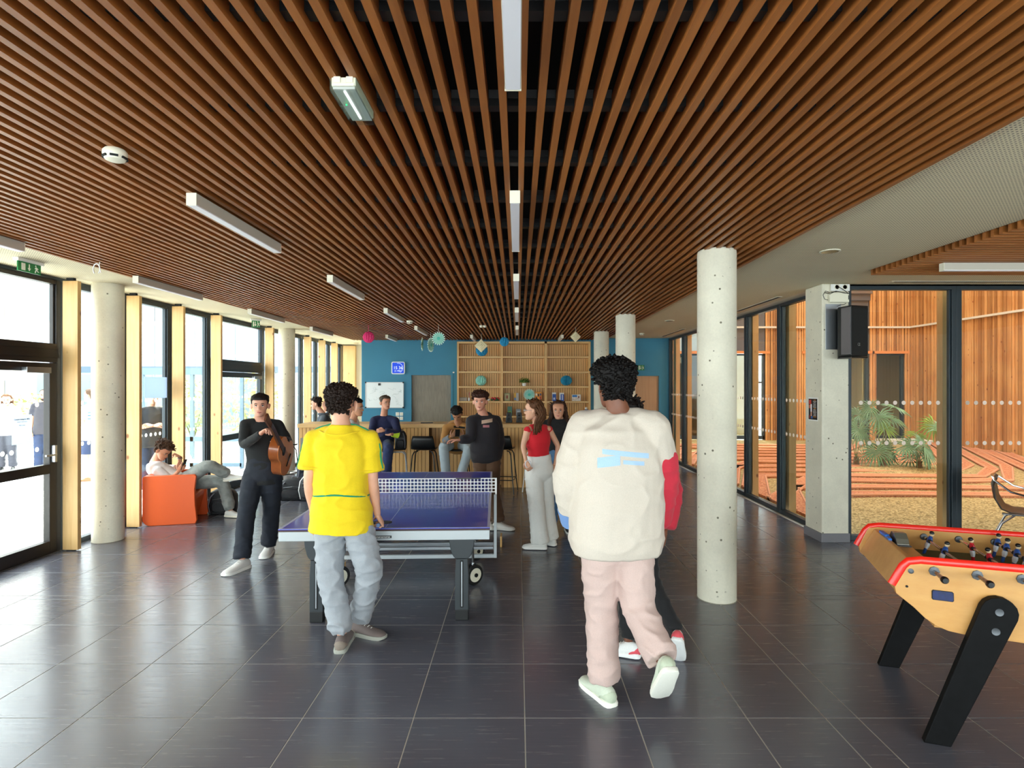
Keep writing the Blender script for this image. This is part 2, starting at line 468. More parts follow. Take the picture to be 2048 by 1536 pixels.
lm = [-3.2, -2.0, -.8, .4, 1.6, 2.8, 4.2, 6.23, 7.24, 8.19, 9.22, 11.19, 12.23, 13.21, 14.17, 15.13, 16.08]
for i in range(len(lm) - 1):
    dr = (abs(lm[i] - 4.2) < .01 or abs(lm[i] - 9.22) < .01)
    bay('window_%d' % (i + 1), (LX, lm[i]), (LX, lm[i + 1]), (-1, 0), door=dr, fm=M_FRAMED if i == 6 else M_FRAME, dots=lm[i] > 2,
        label='glazed door bay of the left window wall' if dr else None)
# strip above/below the glazing and end of the wall
MB().box(LX - .1, LX, -3.2, 17, 2.94, 3.6).build('wall_left', M_FRAME, kind='structure')
MB().box(LX - .1, LX, 16.08, 17, 0, 2.94).build('wall_left', M_WHITE, kind='structure')
# timber fins standing against the mullions
fin_pos = [6.2, 7.21, 8.16, 9.19, 11.16, 12.2, 13.18, 14.14, 15.1]
desc = {6.2: 'nearest pine post in view, beside the open glass door at the left', 7.21: 'pine post between the near left column and the orange armchair',
        8.16: 'pine post directly behind the boy in the orange armchair', 9.19: 'pine post left of the glass door behind the walking guitarist',
        11.16: 'pine post just right of the guitarist’s head, by the door edge', 12.2: 'narrow-looking pine post close behind the far left column',
        13.18: 'second pine post beyond the far left column', 14.14: 'third pine post beyond the far left column', 15.1: 'last slim pine post before the wide timber panel'}
for y in fin_pos:
    o = MB().box(-4.955, -4.79, y, y + .052, .012, 2.94).build('timber_post', M_PINE, bevel=.003)
    single(o, desc.get(y, 'pine post of the left window wall near the camera, out of the picture'), 'post', 'pine posts of the left window wall')
    MB().box(-4.92, -4.84, y + .008, y + .044, 2.94, CZ).build('bracket', M_BLKM, o); MB().box(-4.92, -4.84, y + .008, y + .044, 0, .012).build('bracket', M_BLKM, o)
o = MB().box(-4.93, -4.59, 16.06, 16.19, .0, 2.94).build('timber_boarding', M_PINE, bevel=.003)
single(o, 'wide knotty timber boarding at the far end of the left windows', 'boarding')
# end wall of the left passage, teal wall, rear and right walls
MB().box(-5.1, -3.84, 16.2, 16.4, 0, CZ).build('wall_end', M_WHITE, kind='structure')
MB().box(-3.86, -3.84, 14.02, 16.2, 0, CZ).build('wall_passage', M_WHITE, kind='structure')
tw = MB()
tw.box(-3.84, -2.66, 14.0, 14.2, 0, CZ).box(-2.66, -1.60, 14.0, 14.2, 2.12, CZ).box(-1.60, 2.62, 14.0, 14.2, 0, CZ).box(2.62, 3.50, 14.0, 14.2, 2.07, CZ).box(3.50, 3.80, 14.0, 14.2, 0, CZ)
tw.build('wall_back', M_TEAL, kind='structure', label='teal painted wall behind the bar')
MB().box(-5.1, 9.4, -3.4, -3.2, 2.94, 3.6).build('wall_rear', M_WHITE, kind='structure')
for i in range(6): bay('window_%d' % (60 + i), (-5.0 + i * 2.38, -3.2), (-5.0 + (i + 1) * 2.38, -3.2), (0, -1), dots=False)  # unseen glazing added behind the camera to light the hall from the front
MB().box(9.3, 9.5, -3.2, 6.7, 0, 3.6).build('wall_right', M_WHITE, kind='structure')
# doors in the teal wall
M_GREYV = wood('grey_stained_veneer', '6f675a', '9a9080', 'z', 1.6, .5, rnd=0)
d1 = MB().box(-2.616, -1.645, 14.06, 14.11, 0.0, 2.07).build('door_1', M_GREYV, kind='structure', label='grey stained veneer door in the teal wall')
MB().box(-2.66, -2.616, 13.985, 14.12, 0, 2.12).box(-1.645, -1.60, 13.985, 14.12, 0, 2.12).box(-2.616, -1.645, 13.985, 14.12, 2.07, 2.12).build('door_frame', M_TEAL, d1)
MB().box(-1.60, -1.56, 13.97, 13.99, 2.12, 2.15).build('contact_switch', M_WHITEP, d1)
M_BEECH = wood('beech_door', 'b08660', 'c39a73', 'z', .6, .45, rnd=0)
d2 = MB().box(2.66, 3.46, 14.03, 14.08, 0, 2.05).build('door_2', M_BEECH, kind='structure', label='beech door at the far right of the teal wall')
MB().box(2.62, 2.66, 13.98, 14.1, 0, 2.07).box(3.46, 3.50, 13.98, 14.1, 0, 2.07).box(2.66, 3.46, 13.98, 14.1, 2.05, 2.07).build('door_frame', M_TEAL, d2)
mb = MB(); mb.cyl((2.74, 14.03, 1.04), (2.74, 13.98, 1.04), .012, 10); mb.cyl((2.74, 13.98, 1.04), (2.86, 13.98, 1.04), .009, 8); mb.build('door_handle', M_STEEL, d2, smooth=True)
# concrete columns
def column(x, y, r, lab, rough_top=True):
    mb = MB(); n = 40
    z1 = CZ if x < -4 else SZ + .012
    mb.lathe([(r, 0), (r, .01), (r, z1 - .02), (r - .004, z1)], (x, y, 0), n)
    o = mb.build('concrete_column', M_CONC, smooth=True, ang=50)
    single(o, lab, 'column', None, 'structure')
    MB().lathe([(r + .006, -.002), (r + .006, .004), (r, .006)], (x, y, 0), n).build('mastic_ring', pm('mastic', '8f8a7c', .8), o, smooth=True)
column(1.684, 4.83, .159, 'white concrete column standing nearest, right of the centre')
column(1.72, 9.12, .157, 'white concrete column behind the person in the cream jacket')
column(1.74, 11.9, .157, 'farthest slim white concrete column, right of the wooden shelves')
column(-4.775, 6.64, .16, 'white concrete column by the left window wall, before the orange armchair')
column(-4.77, 11.75, .16, 'white concrete column by the left windows behind the guitarist')

# right glazed walls
k = 20
for a, b in ((12.84, 14.0), (11.66, 12.84), (10.45, 11.24), (9.28, 10.45), (8.1, 9.28), (6.95, 8.1)):
    bay('window_%d' % k, (3.70, b), (3.70, a), (1, 0), label=None, z1=2.96); k += 1
for a, b in ((3.81, 5.095), (5.095, 7.2), (7.2, 9.3)):
    bay('window_%d' % k, (a, 6.62), (b, 6.62), (0, 1), z1=2.96); k += 1
MB().box(3.66, 3.80, 11.24, 11.66, 0, CZ).build('wall_pier', M_CONC, kind='structure', label='white concrete pier in the far glazed wall')
MB().box(3.58, 3.9, 6.9, 14, CZ, 3.6).box(3.58, 9.4, 6.62, 6.75, CZ, 3.6).build('wall_head', M_WHITE, kind='structure')
pier = MB().box(3.50, 3.81, 6.56, 6.95, 0, CZ).build('concrete_pier', M_CONC, bevel=.015)
single(pier, 'square white concrete pier carrying the black loudspeaker', 'pier', None, 'structure')
M_SKIRT = pm('grey_tile_skirting', '77757a', .4, var=.05, vs=6)
for nm, a in (('baseboard_pier', (3.485, 3.815, 6.545, 6.56)), ('baseboard_pier', (3.485, 3.50, 6.56, 6.95))):
    MB().box(*a, 0, .10).build(nm, M_SKIRT, kind='structure', bevel=.002)
for (a0, a1, ax) in ((0, 6.95, 's'),):
    pass
# outside posts behind the right glazing
n_ = 0
labs = ['pine post outside the glass, farthest of the row beyond the far pier', 'pine post outside the glass beside the far pier', 'pine post outside the glass hidden behind the near column',
        'pine post outside the glass just right of the near column', 'pine post outside the glass between near column and loudspeaker pier', 'pine post outside the glass hidden behind the loudspeaker pier']
for m_ in (12.84, 11.7, 10.45, 9.28, 8.03):
    o = MB().box(3.81, 3.91, m_ - .02, m_ + .23, 0.0, 3.0).build('timber_post', M_PINEO, bevel=.003)
    single(o, labs[n_ if n_ < 2 else n_], 'post', 'pine posts outside the courtyard glass'); n_ += 1
o = MB().box(3.81, 3.91, 13.75, 13.98, 0.0, 3.0).build('timber_post', M_PINEO, bevel=.003); single(o, 'pine post outside the glass at the corner with the teal wall', 'post', 'pine posts outside the courtyard glass')
o = MB().box(5.125, 5.36, 6.88, 6.98, 0.0, 3.0).build('timber_post', M_PINEO, bevel=.003); single(o, 'pine post outside the front glass beside the wide dark mullion', 'post', 'pine posts outside the courtyard glass')
o = MB().box(7.2, 7.43, 6.88, 6.98, 0.0, 3.0).build('timber_post', M_PINEO); single(o, 'pine post outside the front glass, out of the picture at the right', 'post', 'pine posts outside the courtyard glass')

# ---------------------------------------------------------------- courtyard
def gravel_mat(name, cs, s=70):
    m, nt, n, l, b = base(name)
    v = vec(nt, (1, 1, 1))
    vo = n.new('ShaderNodeTexVoronoi'); vo.inputs['Scale'].default_value = s; l.new(v, vo.inputs['Vector'])
    sp = n.new('ShaderNodeSeparateColor'); l.new(vo.outputs['Color'], sp.inputs[0])
    col = ramp(nt, sp.outputs[0], [(.1, cs[0]), (.5, cs[1]), (.9, cs[2])])
    l.new(col, b.inputs['Base Color']); b.inputs['Roughness'].default_value = .9
    bump(nt, vo.outputs['Distance'], b, -.8, .02)
    return m
M_GRAVEL = gravel_mat('yellow_gravel', ('76602f', 'a08650', 'c4aa74'), 45)
M_MULCH = gravel_mat('orange_mulch', ('94502e', 'ba7048', 'd09264'), 55)
M_KERB = pm('terracotta_edging', 'c98a64', .8)
g = MB()
nx, ny = 36, 48
for j in range(ny + 1):
    for i in range(nx + 1):
        x = 3.79 + i * (13.4 - 3.79) / nx; y = 6.72 + j * (19.4 - 6.72) / ny
        z = -.03 + .012 * noise.noise((x * 2, y * 2, 0)) + .09 * math.exp(-(((x - 8.5) / 1.3) ** 2 + ((y - 12.4) / .9) ** 2))
        g.v.append((x, y, z))
for j in range(ny):
    for i in range(nx): a = j * (nx + 1) + i; g.f.append((a, a + 1, a + nx + 2, a + nx + 1))
gr = g.build('ground_courtyard', M_GRAVEL, smooth=True, fix=False, ang=180)
tag(gr, 'yellow gravel bed of the courtyard', None, None, 'structure')
for k in range(13):
    y0 = 8.95 + k * .66
    A = [(4.0, y0 - 1.9), (4.9, y0 + .35), (6.2, y0 + .45), (9.2, y0 + .3), (10.3, y0 + 1.3), (13.2, y0 + 6.3)]
    if k % 4 == 2: A = [(4.0, y0 - 1.6), (5.6, y0 + .55), (7.6, y0 + .3), (9.4, y0 + .55), (10.9, y0 + 2.3), (13.2, y0 + 6.2)]
    dy = [.48, .36, .20, .20, .32, .48]
    B = [(x, y + d) for (x, y), d in zip(A, dy)]
    while len(A) > 2 and B[-1][1] > 19.2: A.pop(); B.pop()
    if B[-1][1] > 19.2: continue
    mb = MB(); mb.loft([[(a[0], a[1], -.04), (a[0], a[1], .012), (b[0], b[1], .012), (b[0], b[1], -.04)] for a, b in zip(A, B)])
    o = mb.build('mulch_strip', M_MULCH, gr)
    mb = MB()
    for Q in (A, B): mb.tube([(p[0], p[1], .012) for p in Q], .022, 6)
    mb.build('edging', M_KERB, o)
# unseen walls added above the hall to keep sky light off the courtyard
MB().box(3.70, 3.92, 6.75, 19.3, 3.6, 14).box(3.70, 13.3, 6.5, 6.75, 3.6, 14).build('wall_sky_block', M_LARCH, kind='structure')
# far courtyard wall with openings
YW = 19.3
def wx(px): return (px - CX) / FX * YW
M_DARKP = pm('grey_facade_panel', '5e5a58', .6)
M_BLUEG = pm('pale_blue_panel', 'a9c6d2', .5)
M_LEDGE = pm('pale_ledge', 'cfc9b8', .7)
M_INT = pm('beige_interior', 'b39a6a', .8)
ops = [(1352, 1400, 'glass'), (1462, 1530, 'bright'), (1588 + 24, 1738, 'dark'), (1752, 1808, 'dark')]
wall = MB()
xa = wx(1300)
segs = []
for a, b, t in ops: segs.append((xa, wx(a))); xa = wx(b)
segs.append((xa, 13.3))
for a, b in segs: wall.box(a, b, YW, YW + .2, -.2, 14)  # walls run up unseen, heightened to shade the courtyard from sun and sky
for a, b, t in ops: wall.box(wx(a), wx(b), YW, YW + .2, 4.75 if t != 'dark' or a < 1700 else 2.98, 14)
wall.box(13.3, 13.5, 6.7, YW + .2, -.2, 14)
yard = wall.build('courtyard_wall', pm('dark_membrane', '3b2a1c', .9), kind='structure', label='larch clad courtyard walls beyond the glass')
bt = MB(); rr = random.Random(5)
def battens(mb, a, b, z0, z1, horiz=True):
    x = a + .01
    while x < b - .03:
        d = rr.choice((.016, .026, .040)); wd = rr.choice((.055, .07, .07, .09))
        if horiz: mb.box(x, min(x + wd, b), YW - d, YW, z0, z1)
        else: mb.box(13.3 - d, 13.3, x, min(x + wd, b), z0, z1)
        x += wd + .017
for a, b in segs: battens(bt, a, b, -.03, 6.2)
for a, b, t in ops: battens(bt, wx(a), wx(b), (4.75 if t != 'dark' or a < 1700 else 2.98), 6.2)
battens(bt, 6.8, YW, -.03, 6.2, False)
bt.build('cladding_boards', M_LARCH, yard, fix=False, kind='stuff')
MB().box(wx(1300), 13.3, YW - .09, YW, 3.76, 3.82).box(13.21, 13.3, 6.8, YW, 3.76, 3.82).build('ledge', M_LEDGE, yard)
hd = MB()
for a, b, t in ops: hd.box(wx(a) - .15, wx(b) + .15, YW - .06, YW, 2.90, 2.99)
hd.build('door_head', wood('larch_trim', 'c97a3e', 'd98f50', 'x', 1, .6, rnd=0), yard)
for i, (a, b, t) in enumerate(ops):
    X0, X1 = wx(a), wx(b)
    fr = MB(); fr.box(X0, X0 + .06, YW + .05, YW + .15, 0, 2.9).box(X1 - .06, X1, YW + .05, YW + .15, 0, 2.9).box(X0, X1, YW + .05, YW + .15, 2.84, 2.9).box(X0, X1, YW + .05, YW + .15, 0, .12)
    f = fr.build('window_%d' % (40 + i), M_FRAME, kind='structure')
    MB().box(X0 + .06, X1 - .06, YW + .09, YW + .1, .12, 2.84).build('pane', M_GLASS, f)
    rb = MB().box(X0 - .3, X1 + .3, YW + 2.0, YW + 2.1, 0, 2.95).box(X0 - .3, X1 + .3, YW + .2, YW + 2, -.05, 0)
    if t != 'bright': rb.box(X0 - .3, X1 + .3, YW + .2, YW + 2, 2.95, 3.0).box(X0 - .35, X0 - .3, YW + .2, YW + 2, 0, 3).box(X1 + .3, X1 + .35, YW + .2, YW + 2, 0, 3)
    rb.build('room_behind', M_INT if t != 'bright' else M_WHITE, f)  # bright opening: made white and left roofless so sky light whitens it
    if not (t == 'dark' and a > 1700):
        MB().box(X0, X1, YW + .02, YW + .1, 2.98, 4.75).build('upper_panel', M_BLUEG if t == 'glass' else M_DARKP, f)
    if t == 'bright':
        MB().box(X0 + .5, X1 - .06, YW + .04, YW + .09, 1.9, 1.96).build('glazing_bar', M_FRAME, f)
    if t == 'dark' and a < 1700:
        MB().box(wx(1695) , wx(1738) + .02, YW - .05, YW - .02, 4.70, 5.4).build('upper_window', M_DARKP, f)
        MB().box(wx(1695), wx(1738) + .05, YW - .12, YW - .06, 4.92, 5.0).build('rail', M_STEEL, f)
o = MB().box(wx(1735), wx(1850), 18.2, 18.9, -.05, .07).build('door_step', M_LEDGE, bevel=.02)
single(o, 'low pale stone step in front of the courtyard door', 'step')

# ---------------------------------------------------------------- fan palms
M_PALM = pm('palm_green', '5f8058', .5, var=.25, vs=6)
M_PALMY = pm('palm_bright_green', '7a9a3c', .5, var=.25, vs=6)
M_STEM = pm('palm_stem', '7d7a45', .6)
def fan(mb, c, r, nrm, n=18, arc=5.2, seed=0):
    rn = random.Random(seed); nrm = V(nrm).normalized()
    x = nrm.cross(V((0, 0, 1))); x = x.normalized() if x.length > .1 else V((1, 0, 0)); y = nrm.cross(x)
    a0 = rn.uniform(0, 6)
    for i in range(n):
        a = a0 + arc * (i / (n - 1) - .5); d = x * math.cos(a) + y * math.sin(a)
        L = r * rn.uniform(.8, 1.05); s = nrm.cross(d) * (.023 * r / .45)
        dr = V((0, 0, -1)) * L * .22
        c0 = V(c); m1 = c0 + d * L * .5; e = c0 + d * L + dr
        q = nrm * .012
        b0 = len(mb.v)
        mb.v += [tuple(c0), tuple(m1 + s), tuple(m1 + q * 1.5), tuple(m1 - s), tuple(e), tuple(m1 - q)]
        mb.f += [(b0, b0 + 1, b0 + 2), (b0, b0 + 2, b0 + 3), (b0 + 1, b0 + 4, b0 + 2), (b0 + 2, b0 + 4, b0 + 3), (b0, b0 + 5, b0 + 1), (b0, b0 + 3, b0 + 5), (b0 + 1, b0 + 5, b0 + 4), (b0 + 3, b0 + 4, b0 + 5)]
def palm(lab, bs, heads, D):
    t = thing('fan_palm', lab, 'palm', bs, 0, 'fan palms in the courtyard')
    MB().tube([V(bs) + V((0, 0, -.05)), V(bs) + V((.01, 0, .18))], [.07, .05], 10).build('trunk', pm('palm_trunk', '6b5236', .9, var=.3, vs=40), t)
    for i, (px, py, r, nr, mt) in enumerate(heads):
        h = P(px, py, D + R.uniform(-.25, .25))
        b0 = V(bs) + V((0, 0, .12)); mid = (b0 + h) / 2 + V((0, 0, .06)) + (h - b0).cross(V((0, 1, 0))) * .04
        st = MB().tube([b0, mid, h], [.012, .008, .005], 6).build('stem', M_STEM, t, smooth=True)
        mb = MB(); fan(mb, h, r, nr, 20 if r > .3 else 14, 5.4, i * 7 + 3); mb.build('leaf', M_PALMY if mt else M_PALM, t, fix=False)
bp = P(1766, 930, 12.6); bp.z = .02
palm('tall fan palm with leaves on long stems behind the front glass', bp,
     [(1756, 832, .42, (-.4, -.8, .5), 0), (1790, 815, .36, (.3, -.3, .9), 0), (1783, 838, .42, (.2, -.4, .9), 0), (1770, 857, .34, (0, -.7, .6), 1), (1740, 815, .32, (-.6, -.6, .3), 0),
      (1766, 905, .48, (0, -1, .25), 0), (1752, 903, .40, (-.5, -.8, .2), 0), (1780, 900, .40, (.5, -.8, .3), 0), (1727, 910, .25, (-.6, -.5, .5), 0)], 12.6)
bp = P(1838, 925, 12.2); bp.z = .02
palm('low spreading fan palm near the outdoor pine post', bp,
     [(1830, 892, .45, (.1, -.9, .5), 0), (1848, 893, .45, (.5, -.7, .5), 0), (1812, 893, .34, (-.4, -.6, .6), 0), (1852, 915, .36, (.6, -.7, .2), 0), (1820, 915, .3, (-.3, -.9, .2), 0), (1832, 870, .3, (0, -.5, .9), 1)], 12.2)
bp = P(1712, 905, 12.9); bp.z = .02
palm('pale green fan palm partly hidden behind the loudspeaker pier', bp,
     [(1717, 860, .42, (.1, -1, .2), 0), (1718, 830, .38, (.0, -.7, .6), 0), (1700, 850, .4, (-.3, -.9, .3), 0), (1728, 876, .36, (.4, -.8, .3), 0)], 12.9)
bp = P(1884, 905, 12.0); bp.z = .02
palm('small leafy palm half hidden behind the outdoor pine post', bp,
     [(1868, 850, .4, (-.5, -.6, .4), 1), (1882, 862, .4, (.2, -.8, .5), 0)], 12.0)

# ---------------------------------------------------------------- outside on the left
M_DECK = wood('bleached_deck', 'd3d0ca', 'eae8e3', 'y', .8, .6, rnd=.08)
dk = MB().box(-9.3, -5.08, -6, 34, -.16, -.07).build('ground_deck', pm('deck_shadow', '55504a', .9), kind='structure', label='bleached timber deck outside the left windows')
dm = MB().box(-.065, .065, -6, 34, -.07, -.02)
dme = bpy.data.meshes.new('plank'); dme.from_pydata(dm.v, [], dm.f); dme.materials.append(M_DECK)
for i in range(29):
    o = bpy.data.objects.new('plank', dme); C.objects.link(o); o.parent = dk; o.location = V((-5.18 - i * .144, 0, 0)) - dk.location
MB().box(-60, -9.3, -20, 60, -.2, -.03).box(-9.3, -5.08, 34, 60, -.2, -.03).box(-5.08, 40, 20, 60, -.2, -.08).build('ground_outside', pm('pale_asphalt', 'a9abb0', .9, var=.06, vs=2), kind='structure', label='pale paving beyond the deck')
M_REND = pm('white_render', 'ecebe6', .8)
M_SHUT = wood('pink_shutter', 'c09a92', 'd4b0a6', 'z', 2, .7, rnd=0)
M_BP = pm('blue_grey_panel', 'a3b6c6', .5, var=.03, vs=1)
M_WG = pm('window_glass_dark', '7d8a90', .15)
b1 = MB().box(-30, -22, 8, 48, -.05, 11).build('apartment_building', M_REND)
single(b1, 'white rendered apartment block across the yard, seen through the near glass door', 'building')
for row, (z0, z1) in enumerate(((1.45, 2.05), (4.7, 5.45), (7.6, 8.4))):
    for k in range(9):
        y = 13 + k * 3.4
        f = MB().box(-22.0, -21.93, y - .08, y + 2.28, z0 - .08, z1 + .08).build('window_frame', M_SHUT, b1)
        MB().box(-21.93, -21.9, y, y + 1.06, z0, z1).box(-21.93, -21.9, y + 1.14, y + 2.2, z0, z1).build('shutter', M_SHUT if row else M_WG, f)
b2 = MB().box(-19, -6.2, 22, 30, -.05, 6.8).build('school_building', M_REND)
single(b2, 'pale building with blue grey panels beyond the deck', 'building')
for k in range(8):
    x = -18.6 + k * 1.55
    MB().box(x, x + 1.50, 21.94, 22, 3.02, 4.16).build('panel', M_BP, b2, bevel=.01)
    f = MB().box(x, x + 1.50, 21.95, 22, .15, 2.95).build('window_frame', M_BP, b2)
    MB().box(x + .08, x + .71, 21.93, 21.95, .3, 2.25).box(x + .79, x + 1.42, 21.93, 21.95, .3, 2.25).build('pane', M_WG, f)
    MB().box(x, x + 1.50, 21.95, 22, 4.3, 5.6).build('panel', M_BP if k % 2 else M_WG, b2)
MB().box(-19, -6.2, 21.9, 22, 2.33, 2.56).build('band', pm('blue_steel', '54697c', .5), b2)
M_LEAF = pm('sunlit_leaves', 'c0c97c', .6, var=.3, vs=8)
def bush(lab, c, r, n=420, seed=1, m=None):
    rn = random.Random(seed); mb = MB()
    for i in range(n):
        d = V((rn.gauss(0, 1), rn.gauss(0, 1), rn.gauss(0, 1))).normalized() * rn.uniform(.6, 1)
        p = V((c[0] + d.x * r[0], c[1] + d.y * r[1], c[2] + r[2] * (1 + d.z)))
        a = V((rn.gauss(0, 1), rn.gauss(0, 1), rn.gauss(0, 1))).normalized(); b = a.cross(d).normalized() if a.cross(d).length > .01 else V((1, 0, 0))
        s = rn.uniform(.06, .12); b0 = len(mb.v)
        mb.v += [tuple(p - a * s), tuple(p + b * s * .5), tuple(p + a * s), tuple(p - b * s * .5)]; mb.f.append((b0, b0 + 1, b0 + 2, b0 + 3))
    t = thing('shrub', lab, 'shrub', (c[0], c[1], -.03), 0, 'shrubs outside the left windows')
    mb.build('foliage', m or M_LEAF, t, fix=False, kind='stuff')
    mb = MB()
    for q in range(5):
        a = q * 1.3; mb.tube([(c[0], c[1], -.05), (c[0] + math.cos(a) * r[0] * .4, c[1] + math.sin(a) * r[1] * .4, c[2] + r[2])], [.03, .012], 6)
    mb.build('stems', M_STEM, t)
bush('sunlit shrub behind the bearded man outside', (-17.2, 20.0, .1), (1.5, 1.2, .75), 500, 1)
bush('sunlit shrub at the far left beyond the glass door', (-16.4, 18.0, .1), (1.0, 1.0, .6), 450, 2)
bush('tall yellow green shrub seen through the middle glass door', (-8.6, 18.5, .1), (1.3, 1.0, 1.15), 700, 3)
bush('bright shrub beyond the windbreak, left of the middle door', (-11.3, 19.8, .1), (1.2, .9, 1.0), 600, 4)
wb = thing('glazed_windbreak', 'blue grey framed glass windbreak standing on the deck', 'windbreak', (-7.2, 12.6, 0))
mb = MB()
for x in (-8.3, -7.2, -6.1): mb.box(x - .035, x + .035, 12.57, 12.63, -.02, 2.2)
mb.box(-8.3, -6.1, 12.56, 12.64, 2.05, 2.2).box(-8.3, -6.1, 12.57, 12.63, .58, .68).box(-8.3, -6.1, 12.57, 12.63, .02, .1)
mb.build('frame', pm('blue_grey_steel', '5b7082', .4, .2), wb)
for x in (-8.26, -7.16): MB().box(x, x + 1.02, 12.595, 12.605, .1, 2.05).build('pane', M_GLASS, wb)
# ---------------------------------------------------------------- table tennis table
def join_multi(name, items, parent, local=False, smooth=False, bevel=0):
    """one object whose faces carry several materials"""
    big = MB(); idx = []
    for k, (mb, m) in enumerate(items):
        big.add(mb.v, mb.f); idx += [k] * len(mb.f)
    o = big.build(name, items[0][1], parent, local=local, fix=False, smooth=smooth, bevel=bevel)
    for mb, m in items[1:]: o.data.materials.append(m)
    o.data.polygons.foreach_set('material_index', idx)
    bm = bmesh.new(); bm.from_mesh(o.data); bmesh.ops.recalc_face_normals(bm, faces=bm.faces); bm.to_mesh(o.data); bm.free()
    return o
M_TTB = pm('table_blue', '3a4ccc', .28, coat=.3)
M_TTW = pm('table_line', 'c5cbe8', .4)
M_LEGP = pm('dark_plastic_leg', '2c3236', .45)
M_BOLT = pm('grey_zinc', '5d6064', .45, .6)
M_RUB = pm('black_rubber', '0e0f10', .6)
tt = thing('table_tennis_table', 'blue table tennis table with white net and grey rim', 'table', (-.967, 4.135, 0), math.radians(2.2))
for h in (0, 1):
    y0, y1 = (0.0, 1.362) if h == 0 else (1.378, 2.74)
    top = MB().box(-.7625, .7625, y0, y1, .754, .76).build('tabletop', M_TTB, tt, local=True, bevel=.002)
    ln = MB()
    ln.box(-.7625, -.742, y0, y1, .76, .7608).box(.742, .7625, y0, y1, .76, .7608).box(-.0018, .0018, y0, y1, .76, .7608)
    if h == 0: ln.box(-.742, .742, 0, .02, .76, .7608)
    else: ln.box(-.742, .742, 2.72, 2.74, .76, .7608)
    ln.build('line', M_TTW, top, local=True, fix=False)
    ap = MB()
    ap.box(-.76, .76, y0, y0 + .02, .672, .741).box(-.76, .76, y1 - .02, y1, .672, .741).box(-.76, -.74, y0 + .02, y1 - .02, .672, .741).box(.74, .76, y0 + .02, y1 - .02, .672, .741)
    ap.build('apron', M_ALU, tt, local=True, bevel=.003)
    MB().box(-.762, .762, y0 + .0004, y1 - .0004, .7415, .7538).build('edge_trim', pm('dark_red_trim', '3a1a1c', .5), tt, local=True)
st = MB().box(-.08, .05, -.002, 0, .690, .708).build('label_strip', M_BLACK, tt, local=True)
ls = MB()
for i in range(14): ls.box(-.070 + i * .008, -.065 + i * .008, -.003, -.002, .694 + (i % 3) * .001, .702)
ls.build('lettering', M_WHITEP, st, local=True)
nt_ = MB()
for i in range(5): nt_.box(-.80, .80, 1.366, 1.374, .768 + i * .0325 - .0045, .768 + i * .0325 + .0045)
for i in range(48): x = -.80 + i * (1.6 / 47); nt_.box(x - .0045, x + .0045, 1.3665, 1.3735, .768, .898)
net = nt_.build('net', M_WHITEP, tt, local=True, fix=False)
MB().box(-.815, .815, 1.362, 1.378, .895, .903).box(-.815, -.798, 1.36, 1.38, .745, .903).box(.798, .815, 1.36, 1.38, .745, .903).build('net_frame', M_WHITEP, net, local=True)
MB().box(.42, .66, 1.36, 1.361, .895, .904).build('net_label', M_BLACK, net, local=True)
uf = MB()
for x in (-.80, .80): uf.box(x - .014, x + .014, 1.352, 1.388, .13, .745)
uf.box(-.80, .80, 1.355, 1.385, .13, .165)
uf.build('under_frame', M_ALU, tt, local=True, bevel=.003)
MB().box(-.70, .78, 1.62, 1.66, .17, .21).box(-.70, .78, 1.50, 1.53, .17, .20).build('cross_bar', M_STEEL, tt, local=True, bevel=.003)
for sx in (-.555, .545):
    for y in (.24, 2.5):
        poly = []
        for q in range(13):
            a = PI * q / 12; poly.append((sx + .100 * math.copysign(abs(math.cos(a)) ** .62, math.cos(a)), .672 - .215 * math.sin(a) ** .9))
        lg = MB().prism(poly, lambda u, v, w_: (u, w_, v), y - .018, y + .018)
        prof = [(-.047, 0), (.047, 0), (.052, .1), (.052, .36), (.045, .47), (-.045, .47), (-.052, .36), (-.052, .1)]
        lg.prism([(sx + a, b) for a, b in prof], lambda u, v, w_: (u, w_, v), y - .035, y + .035)
        L = lg.build('leg', M_LEGP, tt, local=True, bevel=.006)
        MB().box(sx - .012, sx + .012, y - .038, y - .034, .10, .46).build('slot_rail', M_BLKM, L, local=True)
        MB().box(sx - .004, sx + .004, y - .042, y - .037, .11, .45).build('rod', M_STEEL, L, local=True)
        MB().box(sx - .05, sx + .05, y - .038, y + .038, 0, .085).build('foot', M_RUB, L, local=True, bevel=.006)
